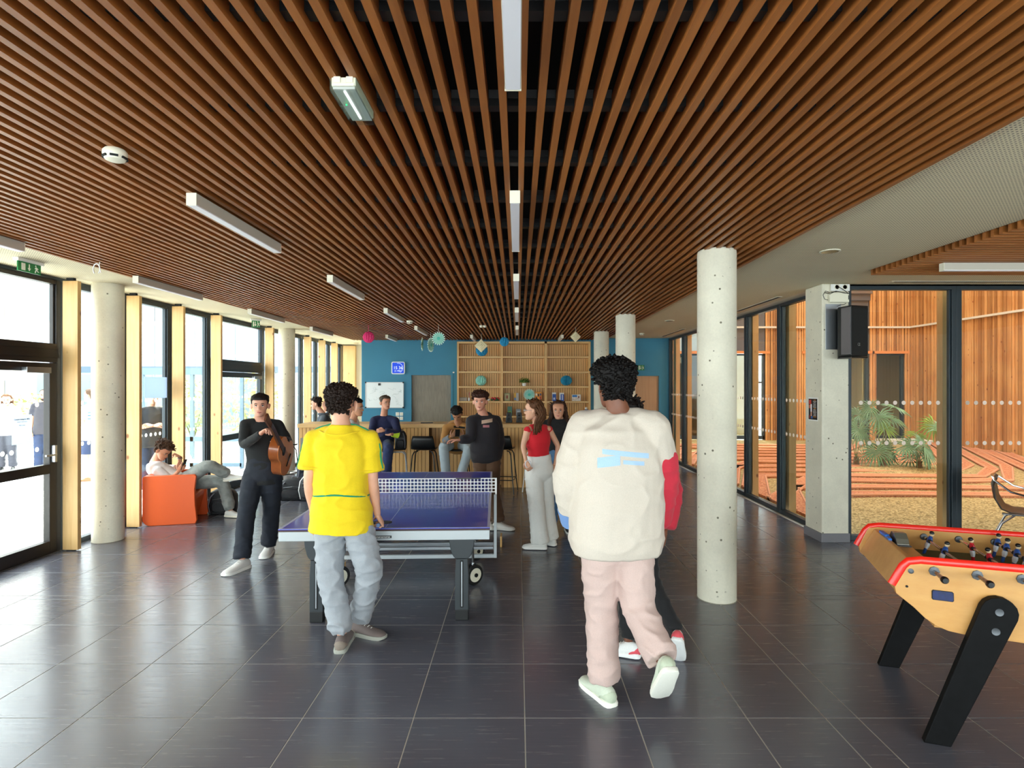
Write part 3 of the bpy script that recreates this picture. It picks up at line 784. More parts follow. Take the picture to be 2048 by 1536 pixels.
for sx in (-.60, .60):
    for y in (1.0, 1.74):
        wmb = MB(); RZ9 = Matrix.Rotation(-.85, 3, 'Z'); Mx = RZ9 @ Matrix.Rotation(PI / 2, 3, 'Y')
        for dx in (-.022, .022):
            wmb.lathe([(.04, -.014), (.085, -.014), (.092, -.007), (.092, .007), (.085, .014), (.04, .014)], tuple(V((sx, y, .092)) + RZ9 @ V((dx, 0, 0))), 24, Mx)
        W_ = wmb.build('wheel', M_RUB, tt, local=True, smooth=True)
        hb = MB()
        for dx in (-.022, .022): hb.lathe([(.0, -.017), (.062, -.017), (.066, 0), (.062, .017), (.0, .017)], tuple(V((sx, y, .092)) + RZ9 @ V((dx, 0, 0))), 20, Mx)
        hb.build('hub', M_CREAM, W_, local=True, smooth=True)
        MB().cyl(V((sx, y, .092)) - RZ9 @ V((.05, 0, 0)), V((sx, y, .092)) + RZ9 @ V((.05, 0, 0)), .018, 10).build('axle', M_BLACK, W_, local=True)
        s = 1 if y < 1.37 else -1
        MB().tube([(sx, y, .19), (sx - .02, y + .1 * s, .50), (sx - .02, y + .13 * s, .72)], .012, 8).tube([(sx - .05, y - .01, .16), (sx - .06, y + .02 * s, .42), (sx - .03, y + .1 * s, .55), (sx - .06, y + .12 * s, .72)], .009, 8).build('strut', M_BLACK, tt, local=True, smooth=True)
        MB().cyl((sx, y, .12), (sx, y, .20), .016, 10).build('fork', M_CHROME, tt, local=True, smooth=True)
o = MB().box(-1.625, -1.60, 5.17, 5.3, 0, .16).build('wooden_block', M_OAK, bevel=.003); single(o, 'small upright wooden block on the floor under the blue table', 'block')
o = MB().box(-.20, -.18, 6.35, 6.5, 0, .12).build('wooden_block', M_OAK, bevel=.003); single(o, 'small wooden block on the floor behind the table wheels', 'block')

# ---------------------------------------------------------------- table football
M_FB = wood('foosball_beech', 'c68d4a', 'd9a662', 'x', .5, .35, rnd=0, coat=.2)
M_RED = pm('red_rubber_rail', 'ee2414', .3, coat=.3)
M_LINO = pm('green_lino', '4b4d2c', .6)
fb = thing('football_table', 'beech table football table with red rails and black legs', 'game table', (2.0, 2.94, 0), math.radians(-19))
LEN, WID, RZ = 1.50, .76, .895
half = [(-.012, RZ - .03), (-.055, .765), (-.047, .724), (.03, .662), (.08, .612), (.13, .578), (.18, .560), (.24, .552), (.50, .543)]
prof = half + [(LEN - x, z) for x, z in half[::-1]]
tp = [(LEN + .0, RZ - .01), (LEN - .05, RZ), (.05, RZ), (.0, RZ - .01)]
prof = prof + tp
for y in (0, WID):
    MB().prism(prof, lambda u, v, w_: (u, w_, v), y - .016, y + .016).build('side_panel', M_FB, fb, local=True, bevel=.002)
for x0, s in ((0, 1), (LEN, -1)):
    X = lambda v: x0 + s * v
    e = MB(); e.add([(X(.03), .017, RZ - .012), (X(.03), WID - .017, RZ - .012), (X(-.05), WID - .017, .735), (X(-.05), .017, .735), (X(.055), .017, RZ - .012), (X(.055), WID - .017, RZ - .012), (X(-.02), WID - .017, .72), (X(-.02), .017, .72)],
                    [(0, 1, 2, 3), (4, 7, 6, 5), (0, 4, 5, 1), (3, 2, 6, 7), (0, 3, 7, 4), (1, 5, 6, 2)])
    e.build('end_panel', M_FB, fb, local=True, bevel=.004)
    MB().box(min(X(.055), X(.15)), max(X(.055), X(.15)), .017, WID - .017, .70, RZ - .035).build('end_block', M_FB, fb, local=True, bevel=.003)
    b = MB(); b.add([(X(-.045), .017, .73), (X(-.045), WID - .017, .73), (X(.122), WID - .017, .585), (X(.122), .017, .585), (X(-.03), .017, .74), (X(-.03), WID - .017, .74), (X(.13), WID - .017, .60), (X(.13), .017, .60)],
                    [(0, 1, 2, 3), (4, 7, 6, 5), (0, 4, 5, 1), (3, 2, 6, 7), (0, 3, 7, 4), (1, 5, 6, 2)]); b.build('sloping_bottom', M_FB, fb, local=True)
MB().box(.13, LEN - .13, .017, WID - .017, .56, .58).build('bottom', M_FB, fb, local=True)
MB().box(.15, LEN - .15, .017, WID - .017, .765, .775).build('playing_field', M_LINO, fb, local=True)
for y in (-.004, WID + .004):
    path = [(-.062, y, .765), (-.035, y, .82), (-.012, y, RZ - .03), (.01, y, RZ - .006), (.06, y, RZ + .004), (.5, y, RZ + .004), (1.0, y, RZ + .004), (LEN - .06, y, RZ + .004), (LEN - .01, y, RZ - .006), (LEN + .012, y, RZ - .03), (LEN + .062, y, .765)]
    MB().tube(path, .0155, 12, flat=1.45, hint=(0, 0, 1) and None).build('rail', M_RED, fb, local=True, smooth=True)
M_WORN = pm('worn_black_lacquer', '070708', .6, var=.5, vs=25, spec=.15)
for x0, s in ((0, 1), (LEN, -1)):
    for y, yy in ((0, -1), (WID, 1)):
        pts = []
        f0, f1 = V((.12, 0)), V((.375, .69)); d = (f1 - f0).normalized(); n = V((d.y, -d.x))
        pts.append(f0 - n * .058 + d * .0); pts[0].y = 0; pts[0].x = .062; pts.append(V((.178, 0)))
        for q in range(9):
            a = -PI / 2 + PI * q / 8
            pts.append(f1 + n * .078 * -math.sin(a) * 1 + d * .075 * math.cos(a))
        pts = [pts[0], pts[1]] + pts[2:]
        L = MB().prism([(x0 + s * p.x, p.y) for p in pts], lambda u, v, w_: (u, w_, v), y + yy * .017, y + yy * .060).build('leg', M_WORN, fb, local=True, bevel=.005)
        for bx, bz in ((.372, .695), (.358, .600)):
            MB().lathe([(.0, 0), (.018, 0), (.018, .003), (.010, .001), (.0, .001)], (x0 + s * bx, y + yy * .060, bz), 16, Matrix.Rotation(-yy * PI / 2 * 1, 3, 'X')).build('bolt', M_BOLT, L, local=True, smooth=True)
MB().box(.28, LEN - .28, -.012, WID + .012, .548, .556).build('leg_brace', M_BLKM, fb, local=True)
for bx, bz, rr_ in ((.018, .845, .013), (.0, .765, .006)):
    MB().lathe([(0, 0), (rr_, 0), (rr_, .003), (rr_ * .5, .005), (0, .005)], (bx, -.0165, bz), 14, Matrix.Rotation(PI / 2, 3, 'X')).build('screw', M_BOLT if rr_ > .01 else M_BLKM, fb, local=True)
slot = [(-.042, -.024), (.042, -.026), (.047, -.02), (.046, .018), (.041, .024), (-.042, .026), (-.047, .02), (-.047, -.018)]
MB().prism([(.155 + a, .735 + b) for a, b in slot], lambda u, v, w_: (u, w_, v), -.0195, -.014).build('ball_window_rim', M_BLKM, fb, local=True)
MB().prism([(.155 + a * .93, .735 + b * .9) for a, b in slot], lambda u, v, w_: (u, w_, v), -.021, -.0185).build('ball_window', pm('deep_blue', '05194c', .35, var=.5, vs=30), fb, local=True)
M_FLESH = pm('player_flesh', 'ecd0a8', .4); M_PB = pm('player_blue', '1d4f9e', .35); M_PW = pm('player_white', 'e8ecf2', .4); M_PR = pm('player_red', 'c3182a', .35); M_HAIRB = pm('black_gloss', '0c0c0e', .3)
def player(jm):
    a = MB(); a.ball((0, 0, .042), (.0125, .013, .015), 10, 7)                       # head
    a.ball((0, 0, -.045), (.0075, .0095, .008), 8, 5)
    h = MB(); h.ball((-.003, 0, .049), (.0135, .0145, .0125), 10, 6); h.obox((.006, 0, -.092), (.014, 0, 0), (0, .009, 0), (0, 0, .006))
    j = MB(); j.loft([[(math.cos(t) * r, math.sin(t) * r2, z) for t in [2 * PI * q / 10 for q in range(10)]] for z, r, r2 in ((-.014, .011, .013), (.0, .0125, .019), (.016, .0125, .021), (.026, .009, .014), (.030, .006, .007))])
    for s in (-1, 1): j.tube([(0, .017 * s, .02), (.004, .023 * s, .006), (.004, .021 * s, -.008)], [.006, .006, .005], 7)
    w = MB(); w.loft([[(math.cos(t) * r, math.sin(t) * r2, z) for t in [2 * PI * q / 10 for q in range(10)]] for z, r, r2 in ((-.05, .0095, .0115), (-.03, .013, .017), (-.014, .0115, .0135))])
    s_ = MB(); s_.loft([[(math.cos(t) * r, math.sin(t) * r2, z) for t in [2 * PI * q / 10 for q in range(10)]] for z, r, r2 in ((-.088, .0075, .0085), (-.07, .009, .0105), (-.05, .0075, .0095))])
    return [(a, M_FLESH), (h, M_HAIRB), (j, jm), (w, M_PW), (s_, jm)]
pmesh = {}
team = [('b', ()), ('b', (.65, .41)), ('r', (.55, .33)), ('b', (.71, .60, .48, .37, .25)), ('r', (.60, .49, .38, .27, .16)), ('r', (.6, .49, .38, .27, .16)), ('b', (.5, .25)), ('r', (.38,))]
M_GRIP = wood('varnished_grip', '5a3a1c', '7a5228', 'y', 1, .25, rnd=0)
for i, (tm, ys) in enumerate(team):
    x = .118 + i * .1805
    rz_ = .855
    sl = (.05, -.03, .02, .0, .04, -.02, .0, .0)[i]
    rod = MB().cyl((x, -.07, rz_), (x, WID + .12 if i else .015, rz_), .0078, 12).build('rod', M_CHROME, fb, local=True, smooth=True)
    MB().lathe([(.009, 0), (.009, .004), (.011, .10), (.0135, .105), (.013, .118), (.0, .122)], (x, -.05, rz_), 14, Matrix.Rotation(PI / 2, 3, 'X')).build('handle', M_GRIP, rod, local=True, smooth=True)
    MB().lathe([(.0, 0), (.017, 0), (.018, .012), (.012, .022), (.0, .022)], (x, -.150, rz_), 14, Matrix.Rotation(PI / 2, 3, 'X')).build('grip_cap', M_HAIRB, rod, local=True, smooth=True)
    MB().lathe([(.009, 0), (.024, 0), (.024, .007), (.009, .009)], (x, -.016, rz_), 8, Matrix.Rotation(PI / 2, 3, 'X')).build('bushing', M_BOLT, rod, local=True)
    if i: MB().lathe([(.009, 0), (.021, 0), (.019, .009), (.009, .012)], (x, WID - .016, rz_), 18, Matrix.Rotation(PI / 2, 3, 'X')).build('bushing', M_BOLT, rod, local=True)
    for y in ys:
        if tm not in pmesh:
            o = join_multi('player', player(M_PB if tm == 'b' else M_PR), rod, local=True, smooth=True); pmesh[tm] = o.data
        else:
            o = bpy.data.objects.new('player', pmesh[tm]); C.objects.link(o); o.parent = rod
        o.location = (x, y, rz_); o.rotation_euler = (0, (0, .35, -.08, .22, -.1, 0, 0, 0)[i], 0)
        o['label'] = 'blue and white player figure' if tm == 'b' else 'red and white player figure'
        MB().cyl((x, y - .03, rz_), (x, y + .03, rz_), .0115, 10).build('collar', M_BLKM, rod, local=True)
# ball tray with blue pieces on the end block
ty = MB(); ty.box(.035, .145, .42, .68, RZ - .034, RZ - .028)
ty.build('tray', M_BOLT, fb, local=True, bevel=.002)
ty = MB(); ty.prism([(.44, 0), (.60, 0), (.60, .012), (.56, .05), (.50, .055), (.46, .03)], lambda u, v, w_: (w_, u, RZ - .028 + v), .075, .14)
ty.build('ball_scoop', pm('grey_pewter', '8a8a84', .3, .8), fb, local=True, bevel=.003)
ty = MB(); ty.obox((.05, .60, RZ - .008), (.012, 0, 0), (-.004, .055, 0), (0, 0, .010)); ty.obox((.052, .50, RZ - .010), (.010, 0, 0), (.004, .035, 0), (0, 0, .008))
ty.build('score_slider', pm('bright_blue_plastic', '1f6fd0', .3), fb, local=True, bevel=.004)

# ---------------------------------------------------------------- orange armchair
M_ORG = pm('orange_moulded_plastic', 'e85f22', .38)
ac = thing('armchair', 'orange moulded plastic armchair by the left windows', 'armchair', (-4.58, 7.66, 0), math.radians(15))
def arcp(cx, cy, r, a0, a1, n=6): return [(cx + r * math.cos(math.radians(a0 + (a1 - a0) * i / n)), cy + r * math.sin(math.radians(a0 + (a1 - a0) * i / n))) for i in range(n + 1)]
pr = arcp(-.22, .09, .09, 180, 270) + [(.30, 0), (.315, .05), (.295, .25), (.29, .45), (.305, .615)] + arcp(.28, .615, .025, 0, 90, 3) + arcp(-.28, .61, .03, 90, 180, 3)
for y in (-.31, .25):
    MB().prism(pr, lambda u, v, w_: (u, w_, v), y, y + .06).build('side_panel', M_ORG, ac, local=True, bevel=.018, smooth=True)
MB().prism([(-.20, .02), (.20, .02), (.27, .30), (.28, .37), (.24, .39), (-.2, .34)], lambda u, v, w_: (u, w_, v), -.25, .25).build('seat', M_ORG, ac, local=True, bevel=.02)
MB().prism([(-.30, .05), (-.20, .05), (-.15, .36), (-.22, .64), (-.30, .645)], lambda u, v, w_: (u, w_, v), -.25, .25).build('backrest', M_ORG, ac, local=True, bevel=.02)

# ---------------------------------------------------------------- bar
M_OAKD = pm('dark_oak_groove', '8a6236', .7)
bar = thing('bar_counter', 'long oak bar counter with plank front before the teal wall', 'counter', (-1.3, 10.4, 0))
BX0, BX1, BY0, BY1 = -3.88, 1.32, 10.1, 10.8
MB().box(BX0 - .02, BX1 + .02, BY0 - .03, BY1, 1.06, 1.126).build('worktop', M_OAKX, bar, bevel=.004)
rx0, rx1 = -1.62, -.30
MB().box(BX0, rx0, BY0 + .012, BY1 - .05, 0, 1.06).box(rx1, BX1, BY0 + .012, BY1 - .05, 0, 1.06).box(rx0, rx1, BY0 + .32, BY1 - .05, 0, 1.06).build('carcass', M_OAKD, bar)
mb = MB(); x = BX0
while x < BX1 - .02:
    w_ = .066
    if x < rx0 - .01 or x > rx1: mb.box(x, min(x + w_ - .009, BX1), BY0, BY0 + .012, .0, 1.06)
    else: mb.box(x, x + w_ - .009, BY0 + .305, BY0 + .32, .0, 1.06)
    x += w_
mb.build('front_boards', M_OAK, bar, fix=False, kind='stuff')
MB().box(BX0 + .03, BX0 + .12, BY0 - .012, BY0, .30, .88).build('end_frame', pm('grey_frame', '8c8880', .5), bar)
o = MB().box(-1.76, -1.54, 10.3, 10.36, 1.126, 1.14).build('marker_tray', pm('dark_blue_plastic', '22303f', .4), bevel=.004); single(o, 'dark marker tray lying on the bar left of the boy in tan', 'tray')
# black small speakers with cards behind
def mini(px, lab, card, hgt=.185):
    p = P(px, 845, 10.5); p.z = 1.126
    t = thing('coffee_grinder', lab, 'loudspeaker', p, 0, 'small black speakers on the bar')
    t.name = 'desk_speaker'
    MB().prism([(-.06, 0), (.06, 0), (.052, hgt * .55), (.04, hgt), (-.04, hgt), (-.052, hgt * .55)], lambda u, v, w_: (u, w_, v), -.05, .05).build('cabinet', M_BLACK, t, local=True, bevel=.008)
    MB().lathe([(.0, 0), (.036, 0), (.034, .01), (.012, .004), (.0, .008)], (0, -.05, .06), 20, Matrix.Rotation(PI / 2, 3, 'X')).build('woofer', M_RUB, t, local=True, smooth=True)
    MB().lathe([(.0, 0), (.022, 0), (.020, .008), (.0, .006)], (0, -.05, .135), 16, Matrix.Rotation(PI / 2, 3, 'X')).build('tweeter', M_BLKM, t, local=True, smooth=True)
    return t
mini(1018, 'left of the two small black desk speakers on the bar', 1)
mini(1038.5, 'right of the two small black desk speakers on the bar', 0)

# ---------------------------------------------------------------- bar stools
def stool(lab, x, y, rz, leg=None, shell=None, sh=.74):
    t = thing('bar_stool', lab, 'stool', (x, y, 0), rz, 'black shell bar stools along the bar')
    legm = leg or M_BLACK
    s = MB(); n = 9
    prof = [(.20, sh - .02), (.17, sh), (.05, sh - .008), (-.08, sh - .005), (-.15, sh + .02), (-.185, sh + .09), (-.20, sh + .17), (-.205, sh + .235)]
    rings = []
    for i, (yy, zz) in enumerate(prof):
        row = []
        hw = (.17, .20, .205, .205, .20, .195, .185, .165)[i]
        for q in range(n):
            u = -1 + 2 * q / (n - 1); row.append((u * hw, yy + (.02 * u * u if i > 3 else 0), zz + (.018 * u * u if i < 4 else 0)))
        rings.append(row)
    for i, r_ in enumerate(rings): pass
    v = [p for r_ in rings for p in r_]; f = [(i * n + q, i * n + q + 1, (i + 1) * n + q + 1, (i + 1) * n + q) for i in range(len(rings) - 1) for q in range(n - 1)]
    s.add(v, f)
    so_ = s.build('seat_shell', shell or M_BLACK, t, local=True, smooth=True, ang=180)
    md = so_.modifiers.new('thick', 'SOLIDIFY'); md.thickness = .012; md.offset = 0
    for sx in (-1, 1):
        for sy in (-1, 1):
            MB().tube([(.10 * sx, .08 * sy, sh - .025), (.15 * sx, .13 * sy, sh - .035), (.175 * sx, .155 * sy, sh - .09), (.235 * sx, .215 * sy, .008)], .010, 8).build('leg', legm, t, local=True, smooth=True)
    a = .217; b = .196
    MB().tube([(a, b, .24), (-a, b, .24), (-a, -b, .24), (a, -b, .24)], .008, 8, closed=True).build('footrest', legm, t, local=True)
    return t
def X9(px, D): return (px - CX) / FX * D
s1 = stool('black shell bar stool standing empty between the boys in navy and tan', X9(849, 9.55), 9.55, 0)
stool('black shell bar stool under the boy in the tan sweatshirt', X9(913, 9.62), 9.62, PI)
stool('black shell bar stool half hidden behind the boy in the dark hoodie', X9(1004, 9.62), 9.62, -.15)
stool('bar stool with white legs hidden behind the girl in red', X9(1078, 9.45), 9.45, .2, leg=M_WHITEP)
stool('black shell bar stool at the left end of the bar', X9(564, 10.2), 10.2, -.4)
def steel_stool(lab, x, y, rz):
    t = thing('school_stool', lab, 'stool', (x, y, 0), rz, 'steel tube stools at the bar'); t.scale = (.70, .85, 1)
    MB().box(-.17, .17, -.15, .15, .715, .735).build('seat', M_OAKX, t, local=True, bevel=.008)
    for sy in (-.12, .12):
        MB().tube([(-.21, sy * 1.35, .01), (-.185, sy * 1.2, .5), (-.16, sy, .66), (-.10, sy, .705), (.10, sy, .705), (.16, sy, .66), (.185, sy * 1.2, .5), (.21, sy * 1.35, .01)], .0135, 10).build('leg_frame', M_STEEL, t, local=True, smooth=True)
    for sx in (-.188, .188): MB().cyl((sx, -.15, .45), (sx, .15, .45), .009, 8).build('stretcher', M_STEEL, t, local=True, smooth=True)
    return t
steel_stool('steel tube stool carrying the black bag', X9(797, 9.55), 9.55, .15)
steel_stool('steel tube stool under the boy in navy', X9(760, 9.62), 9.62, -.1)

# ---------------------------------------------------------------- bags
M_BAG = pm('black_nylon', '16171c', .6, bmp=.3, vs=60); M_BAG2 = pm('dark_navy_nylon', '1d2236', .6, bmp=.3, vs=60); M_STRAP = pm('grey_webbing', '6e7078', .7)
def bag(name, lab, cat, c, w_, d, h, rz=0, m=None, strap=None, tilt=0, side=True):
    t = thing(name, lab, cat, c, rz)
    mb = MB(); rings = []
    for z, k in ((0, .86), (.04, 1), (.35, 1.03), (.7, .98), (.9, .82), (1.0, .5)):
        ring = []
        for q in range(24):
            a = 2 * PI * q / 24; cs, sn = math.cos(a), math.sin(a)
            e = .45
            ring.append((w_ / 2 * k * math.copysign(abs(cs) ** e, cs) + tilt * z, d / 2 * k * math.copysign(abs(sn) ** e, sn), h * z))
        rings.append(ring)
    mb.loft(rings)
    # sag
    mb.v = [(x + .012 * noise.noise((x * 9, y * 9, z * 9 + w_)), y + .012 * noise.noise((x * 9 + 5, y * 9, z * 9)), z if z < .01 else z + .01 * noise.noise((x * 8, y * 8, 3))) for x, y, z in mb.v]
    mb.build('body', m or M_BAG, t, local=True, smooth=True)
    pk = MB(); rings = []
    for yy, k in ((-.0, 1), (-.03, 1), (-.045, .85)):
        rings.append([(w_ * .33 * k * math.copysign(abs(math.cos(a)) ** .5, math.cos(a)), -d / 2 * .98 + yy, h * .33 + h * .22 * k * math.copysign(abs(math.sin(a)) ** .5, math.sin(a))) for a in [2 * PI * q / 16 for q in range(16)]])
    pk.loft(rings); pk.build('pocket', m or M_BAG, t, local=True, smooth=True)
    MB().tube([(-.05, 0, h * .97), (-.03, 0, h * 1.08), (.03, 0, h * 1.08), (.05, 0, h * .97)], .009, 8).build('handle', strap or M_STRAP, t, local=True, smooth=True)
    for s in (-1, 1):
        MB().tube([(w_ * .22 * s, -d * .3, h * .93), (w_ * .36 * s, -d * .62, h * .72), (w_ * .42 * s, -d * .66, h * .4), (w_ * .40 * s, -d * .45, h * .08)], .012, 8, flat=.4).build('strap', strap or M_STRAP, t, local=True, smooth=True)
    MB().tube([(-w_ * .3, -d / 2 - .004, h * .62), (0, -d / 2 - .012, h * .66), (w_ * .3, -d / 2 - .004, h * .62)], .004, 6).build('zip', M_STEEL, t, local=True)
    return t
def G(px, py): # point on the floor
    D = FX * EH / (py - HY); return V(((px - CX) / FX * D, D, 0))
g_ = G(583, 1001); bag('duffel_bag', 'black duffel bag on the floor behind the guitarist', 'bag', (g_.x, g_.y + .14, 0), .46, .30, .33, .1)
g_ = G(622, 1001); bag('backpack', 'black backpack with pale straps leaning on the left end of the bar', 'bag', (g_.x, g_.y + .03, 0), .34, .22, .44, -.1, strap=M_WHITEP, tilt=.04)
g_ = G(597, 985); bag('backpack', 'dark navy backpack standing behind the black duffel bag', 'bag', (g_.x - .02, g_.y + .46, 0), .34, .22, .52, .3, m=M_BAG2)
g_ = G(436, 1027); bag('backpack', 'black bag on the floor beside the orange armchair', 'bag', (g_.x + .05, g_.y + .05, 0), .36, .24, .34, .2)
p = P(801, 898, 9.55); bag('shoulder_bag', 'black bag sitting on the steel stool beside the boy in navy', 'bag', (p.x, 9.57, .737), .19, .14, .30, .1)

# ---------------------------------------------------------------- wooden shelves
SY0, SY1 = 13.68, 13.985
def SX(px): return (px - CX) / FX * 13.68
def SZz(py): return EH - (py - HY) / FX * 13.68
sh = thing('shelf_unit', 'tall oak shelf unit with three bays against the teal wall', 'shelves', (.13, 13.8, 0))
xs = [(914, 917.8), (1001.5, 1006), (1089, 1094), (1177, 1181.2)]
for a, b in xs: MB().box(SX(a), SX(b), SY0, SY1, 0, SZz(683)).build('upright', M_OAK, sh)
MB().box(SX(917.8), SX(1177), SY0, SY1, SZz(687), SZz(683)).build('top_board', M_OAKX, sh)
shz = [SZz(y) for y in (712.5, 742.5, 772.3, 802.3, 831.8)] + [.70, .34, .05]
for i in range(3):
    for z in shz: MB().box(SX(xs[i][1]), SX(xs[i + 1][0]), SY0 + .005, SY1 - .02, z - .042, z).build('shelf', M_OAKX, sh)
mb = MB(); x = SX(917.8)
while x < SX(1177):
    if not any(SX(a) - .02 < x < SX(b) for a, b in xs): mb.box(x, x + .046, SY1 - .018, SY1 - .006, .05, SZz(685))
    x += .056
mb.build('back_boards', M_OAK, sh, fix=False, kind='stuff')
MB().box(SX(915), SX(1180), SY1 - .006, SY1, .05, SZz(685)).build('back_panel', M_OAKD, sh)
# decorations
M_MINT = pm('mint_paper', '9fdccb', .7); M_MINTD = pm('mint_centre', '57c4b4', .7); M_BLUEP = pm('blue_tissue', '3ba7c8', .7, var=.2, vs=25); M_BLUED = pm('bright_blue_tissue', '2590bd', .7, var=.2, vs=25)
M_PINK = pm('pink_tissue', 'e23b7b', .7); M_CRM = pm('cream_paper', 'e6d8b0', .7); M_STR = pm('thread', 'cfcfc8', .7)
def comb(name, lab, c, r, m, top=None, grp=None, sq=1.0, ridges=14, depth=.13, cat='decoration'):
    t = thing(name, lab, cat, c, 0, grp)
    mb = MB(); rings = []
    for j in range(1, 14):
        th = PI * j / 14; ring = []
        for i in range(ridges * 4):
            ph = 2 * PI * i / (ridges * 4); k = 1 - depth * (i % 4 in (1, 3)) - depth * 1.6 * (i % 4 == 2) + .05 * math.sin(j * 2.4 + (i // 4) * 2.1)
            ring.append((c[0] + r * math.sin(th) * math.cos(ph) * k, c[1] + r * math.sin(th) * math.sin(ph) * k, c[2] - r * sq * math.cos(th)))
        rings.append(ring)
    mb.loft(rings); mb.build('paper_ball', m, t, fix=True)
    if top: MB().cyl((c[0], c[1], c[2] + r * sq * .9), (c[0], c[1], top), .004, 5).build('string', m if grp and 'pink' in lab else M_STR, t)
    return t
def rosette(lab, c, r, yaw, top=None, n=18, grp='hanging mint paper rosettes'):
    t = thing('paper_rosette', lab, 'decoration', c, yaw, grp)
    mb = MB(); k = n * 2
    for s in (-1, 1):
        b0 = len(mb.v); mb.v.append((0, s * .012, 0))
        for i in range(k):
            a = 2 * PI * i / k; rr_ = r * (.80 if i % 2 else .84); mb.v.append((rr_ * math.cos(a), s * (.014 if i % 2 else .004), rr_ * math.sin(a)))
        mb.f += [(b0, b0 + 1 + i, b0 + 1 + (i + 1) % k) for i in range(k)]
    for i in range(k):
        a = 2 * PI * i / k
    mb.build('pleated_disc', M_MINT, t, local=True, fix=False)
    mb = MB()
    for i in range(n):
        a = 2 * PI * i / n; mb.obox((r * .88 * math.cos(a), 0, r * .88 * math.sin(a)), (r * .11 * math.cos(a), 0, r * .11 * math.sin(a)), (0, .006, 0), (-r * .075 * math.sin(a), 0, r * .075 * math.cos(a)))
    mb.build('scalloped_rim', pm('pale_mint', 'd3efe2', .7), t, local=True)
    MB().lathe([(0, -.02), (r * .25, -.018), (r * .25, .018), (0, .02)], (0, 0, 0), 14, Matrix.Rotation(PI / 2, 3, 'X')).build('centre', M_MINTD, t, local=True)
    if top: MB().cyl((0, 0, r * .9), (0, 0, top - c[2]), .004, 5).build('string', M_STR, t, local=True)
    return t
def diamond(lab, c, r, yaw, top):
    t = thing('paper_diamond', lab, 'decoration', c, yaw, 'hanging cream paper diamonds')
    mb = MB(); n = 6
    for s in (-1, 1):
        b0 = len(mb.v)
        for j in range(n + 1):
            k = 1 - j / n; y = s * (.012 + .035 * (j / n) + (.006 if j % 2 else 0))
            mb.v += [(r * k, y, 0), (0, y, r * k), (-r * k, y, 0), (0, y, -r * k)]
        for j in range(n):
            for q in range(4): mb.f.append((b0 + j * 4 + q, b0 + j * 4 + (q + 1) % 4, b0 + j * 4 + 4 + (q + 1) % 4, b0 + j * 4 + 4 + q))
    b1 = (n + 1) * 4
    mb.f += [(q, (q + 1) % 4, b1 + (q + 1) % 4, b1 + q) for q in range(4)]
    mb.build('folded_paper', M_CRM, t, local=True)
    MB().cyl((0, 0, r * .9), (0, 0, top - c[2]), .0035, 5).build('string', M_STR, t, local=True)
ST = SZ
def H(px, py, D): return tuple(P(px, py, D))
comb('paper_ball', 'pink honeycomb paper ball hanging from the slats', H(737, 674.5, 10.5), .104, M_PINK, ST, 'hanging paper balls')
comb('paper_ball', 'bright blue paper ball hanging alone before the middle shelf bay', H(1008.5, 683.5, 12.0), .098, M_BLUED, ST, 'hanging paper balls')
comb('paper_ball', 'bright blue paper ball hanging behind the cream diamond', H(963.5, 700.5, 12.9), .135, M_BLUED, ST, 'hanging paper balls')
rosette('round mint paper rosette hanging face on, the largest of three', H(877, 677, 10.4), .125, .15, ST)
rosette('mint paper rosette hanging three quarters turned behind the round one', H(861.5, 690, 12.0), .150, 1.28, ST)
rosette('thin edge-on mint paper rosette, leftmost of three', H(844.5, 688.5, 13.0), .150, 1.60, ST)
diamond('cream folded paper diamond hanging before the left shelf bay', H(962.5, 691.5, 12.3), .145, 0, ST)
diamond('cream folded paper diamond hanging right, near the farthest column', H(1151, 673.5, 10.9), .105, .2, ST)
comb('paper_ball', 'mint honeycomb ball standing on the left shelf', H(962, 761.2, 13.8), .131, M_MINT, None, 'paper balls standing on the shelves', .95)
comb('paper_ball', 'turquoise pompom ball standing on the right shelf', H(1132.5, 761, 13.8), .138, M_BLUEP, None, 'paper balls standing on the shelves', .88, 22, .2)
rosette('mint paper rosette standing on the middle shelf', H(1058.5, 789.5, 13.8), .140, 0, None, 22, None)
# plant pot
p = P(1048.5, 772, 13.8); p.z = shz[2]
t = thing('potted_plant', 'small leafy plant in a white pot on the middle shelf', 'plant', p)
MB().lathe([(.045, 0), (.06, .075), (.055, .075), (.04, .01)], (0, 0, 0), 16).build('pot', M_WHITEP, t, local=True, smooth=True)
mb = MB(); rn = random.Random(3)
for i in range(230):
    d = V((rn.gauss(0, 1), rn.gauss(0, 1), abs(rn.gauss(0, .7)) - .1)).normalized() * rn.uniform(.06, .135); q = V((d.x, d.y, .10 + d.z * .95))
    a = V((rn.gauss(0, 1), rn.gauss(0, 1), rn.gauss(0, 1))).normalized() * .02; b = a.cross(d).normalized() * .012 if a.cross(d).length > 1e-5 else V((.01, 0, 0))
    b0 = len(mb.v); mb.v += [tuple(q - a), tuple(q + b), tuple(q + a), tuple(q - b)]; mb.f.append((b0, b0 + 1, b0 + 2, b0 + 3))
mb.build('foliage', pm('shelf_plant_green', '5d7d2c', .6, var=.5, vs=60), t, local=True, fix=False, kind='stuff')
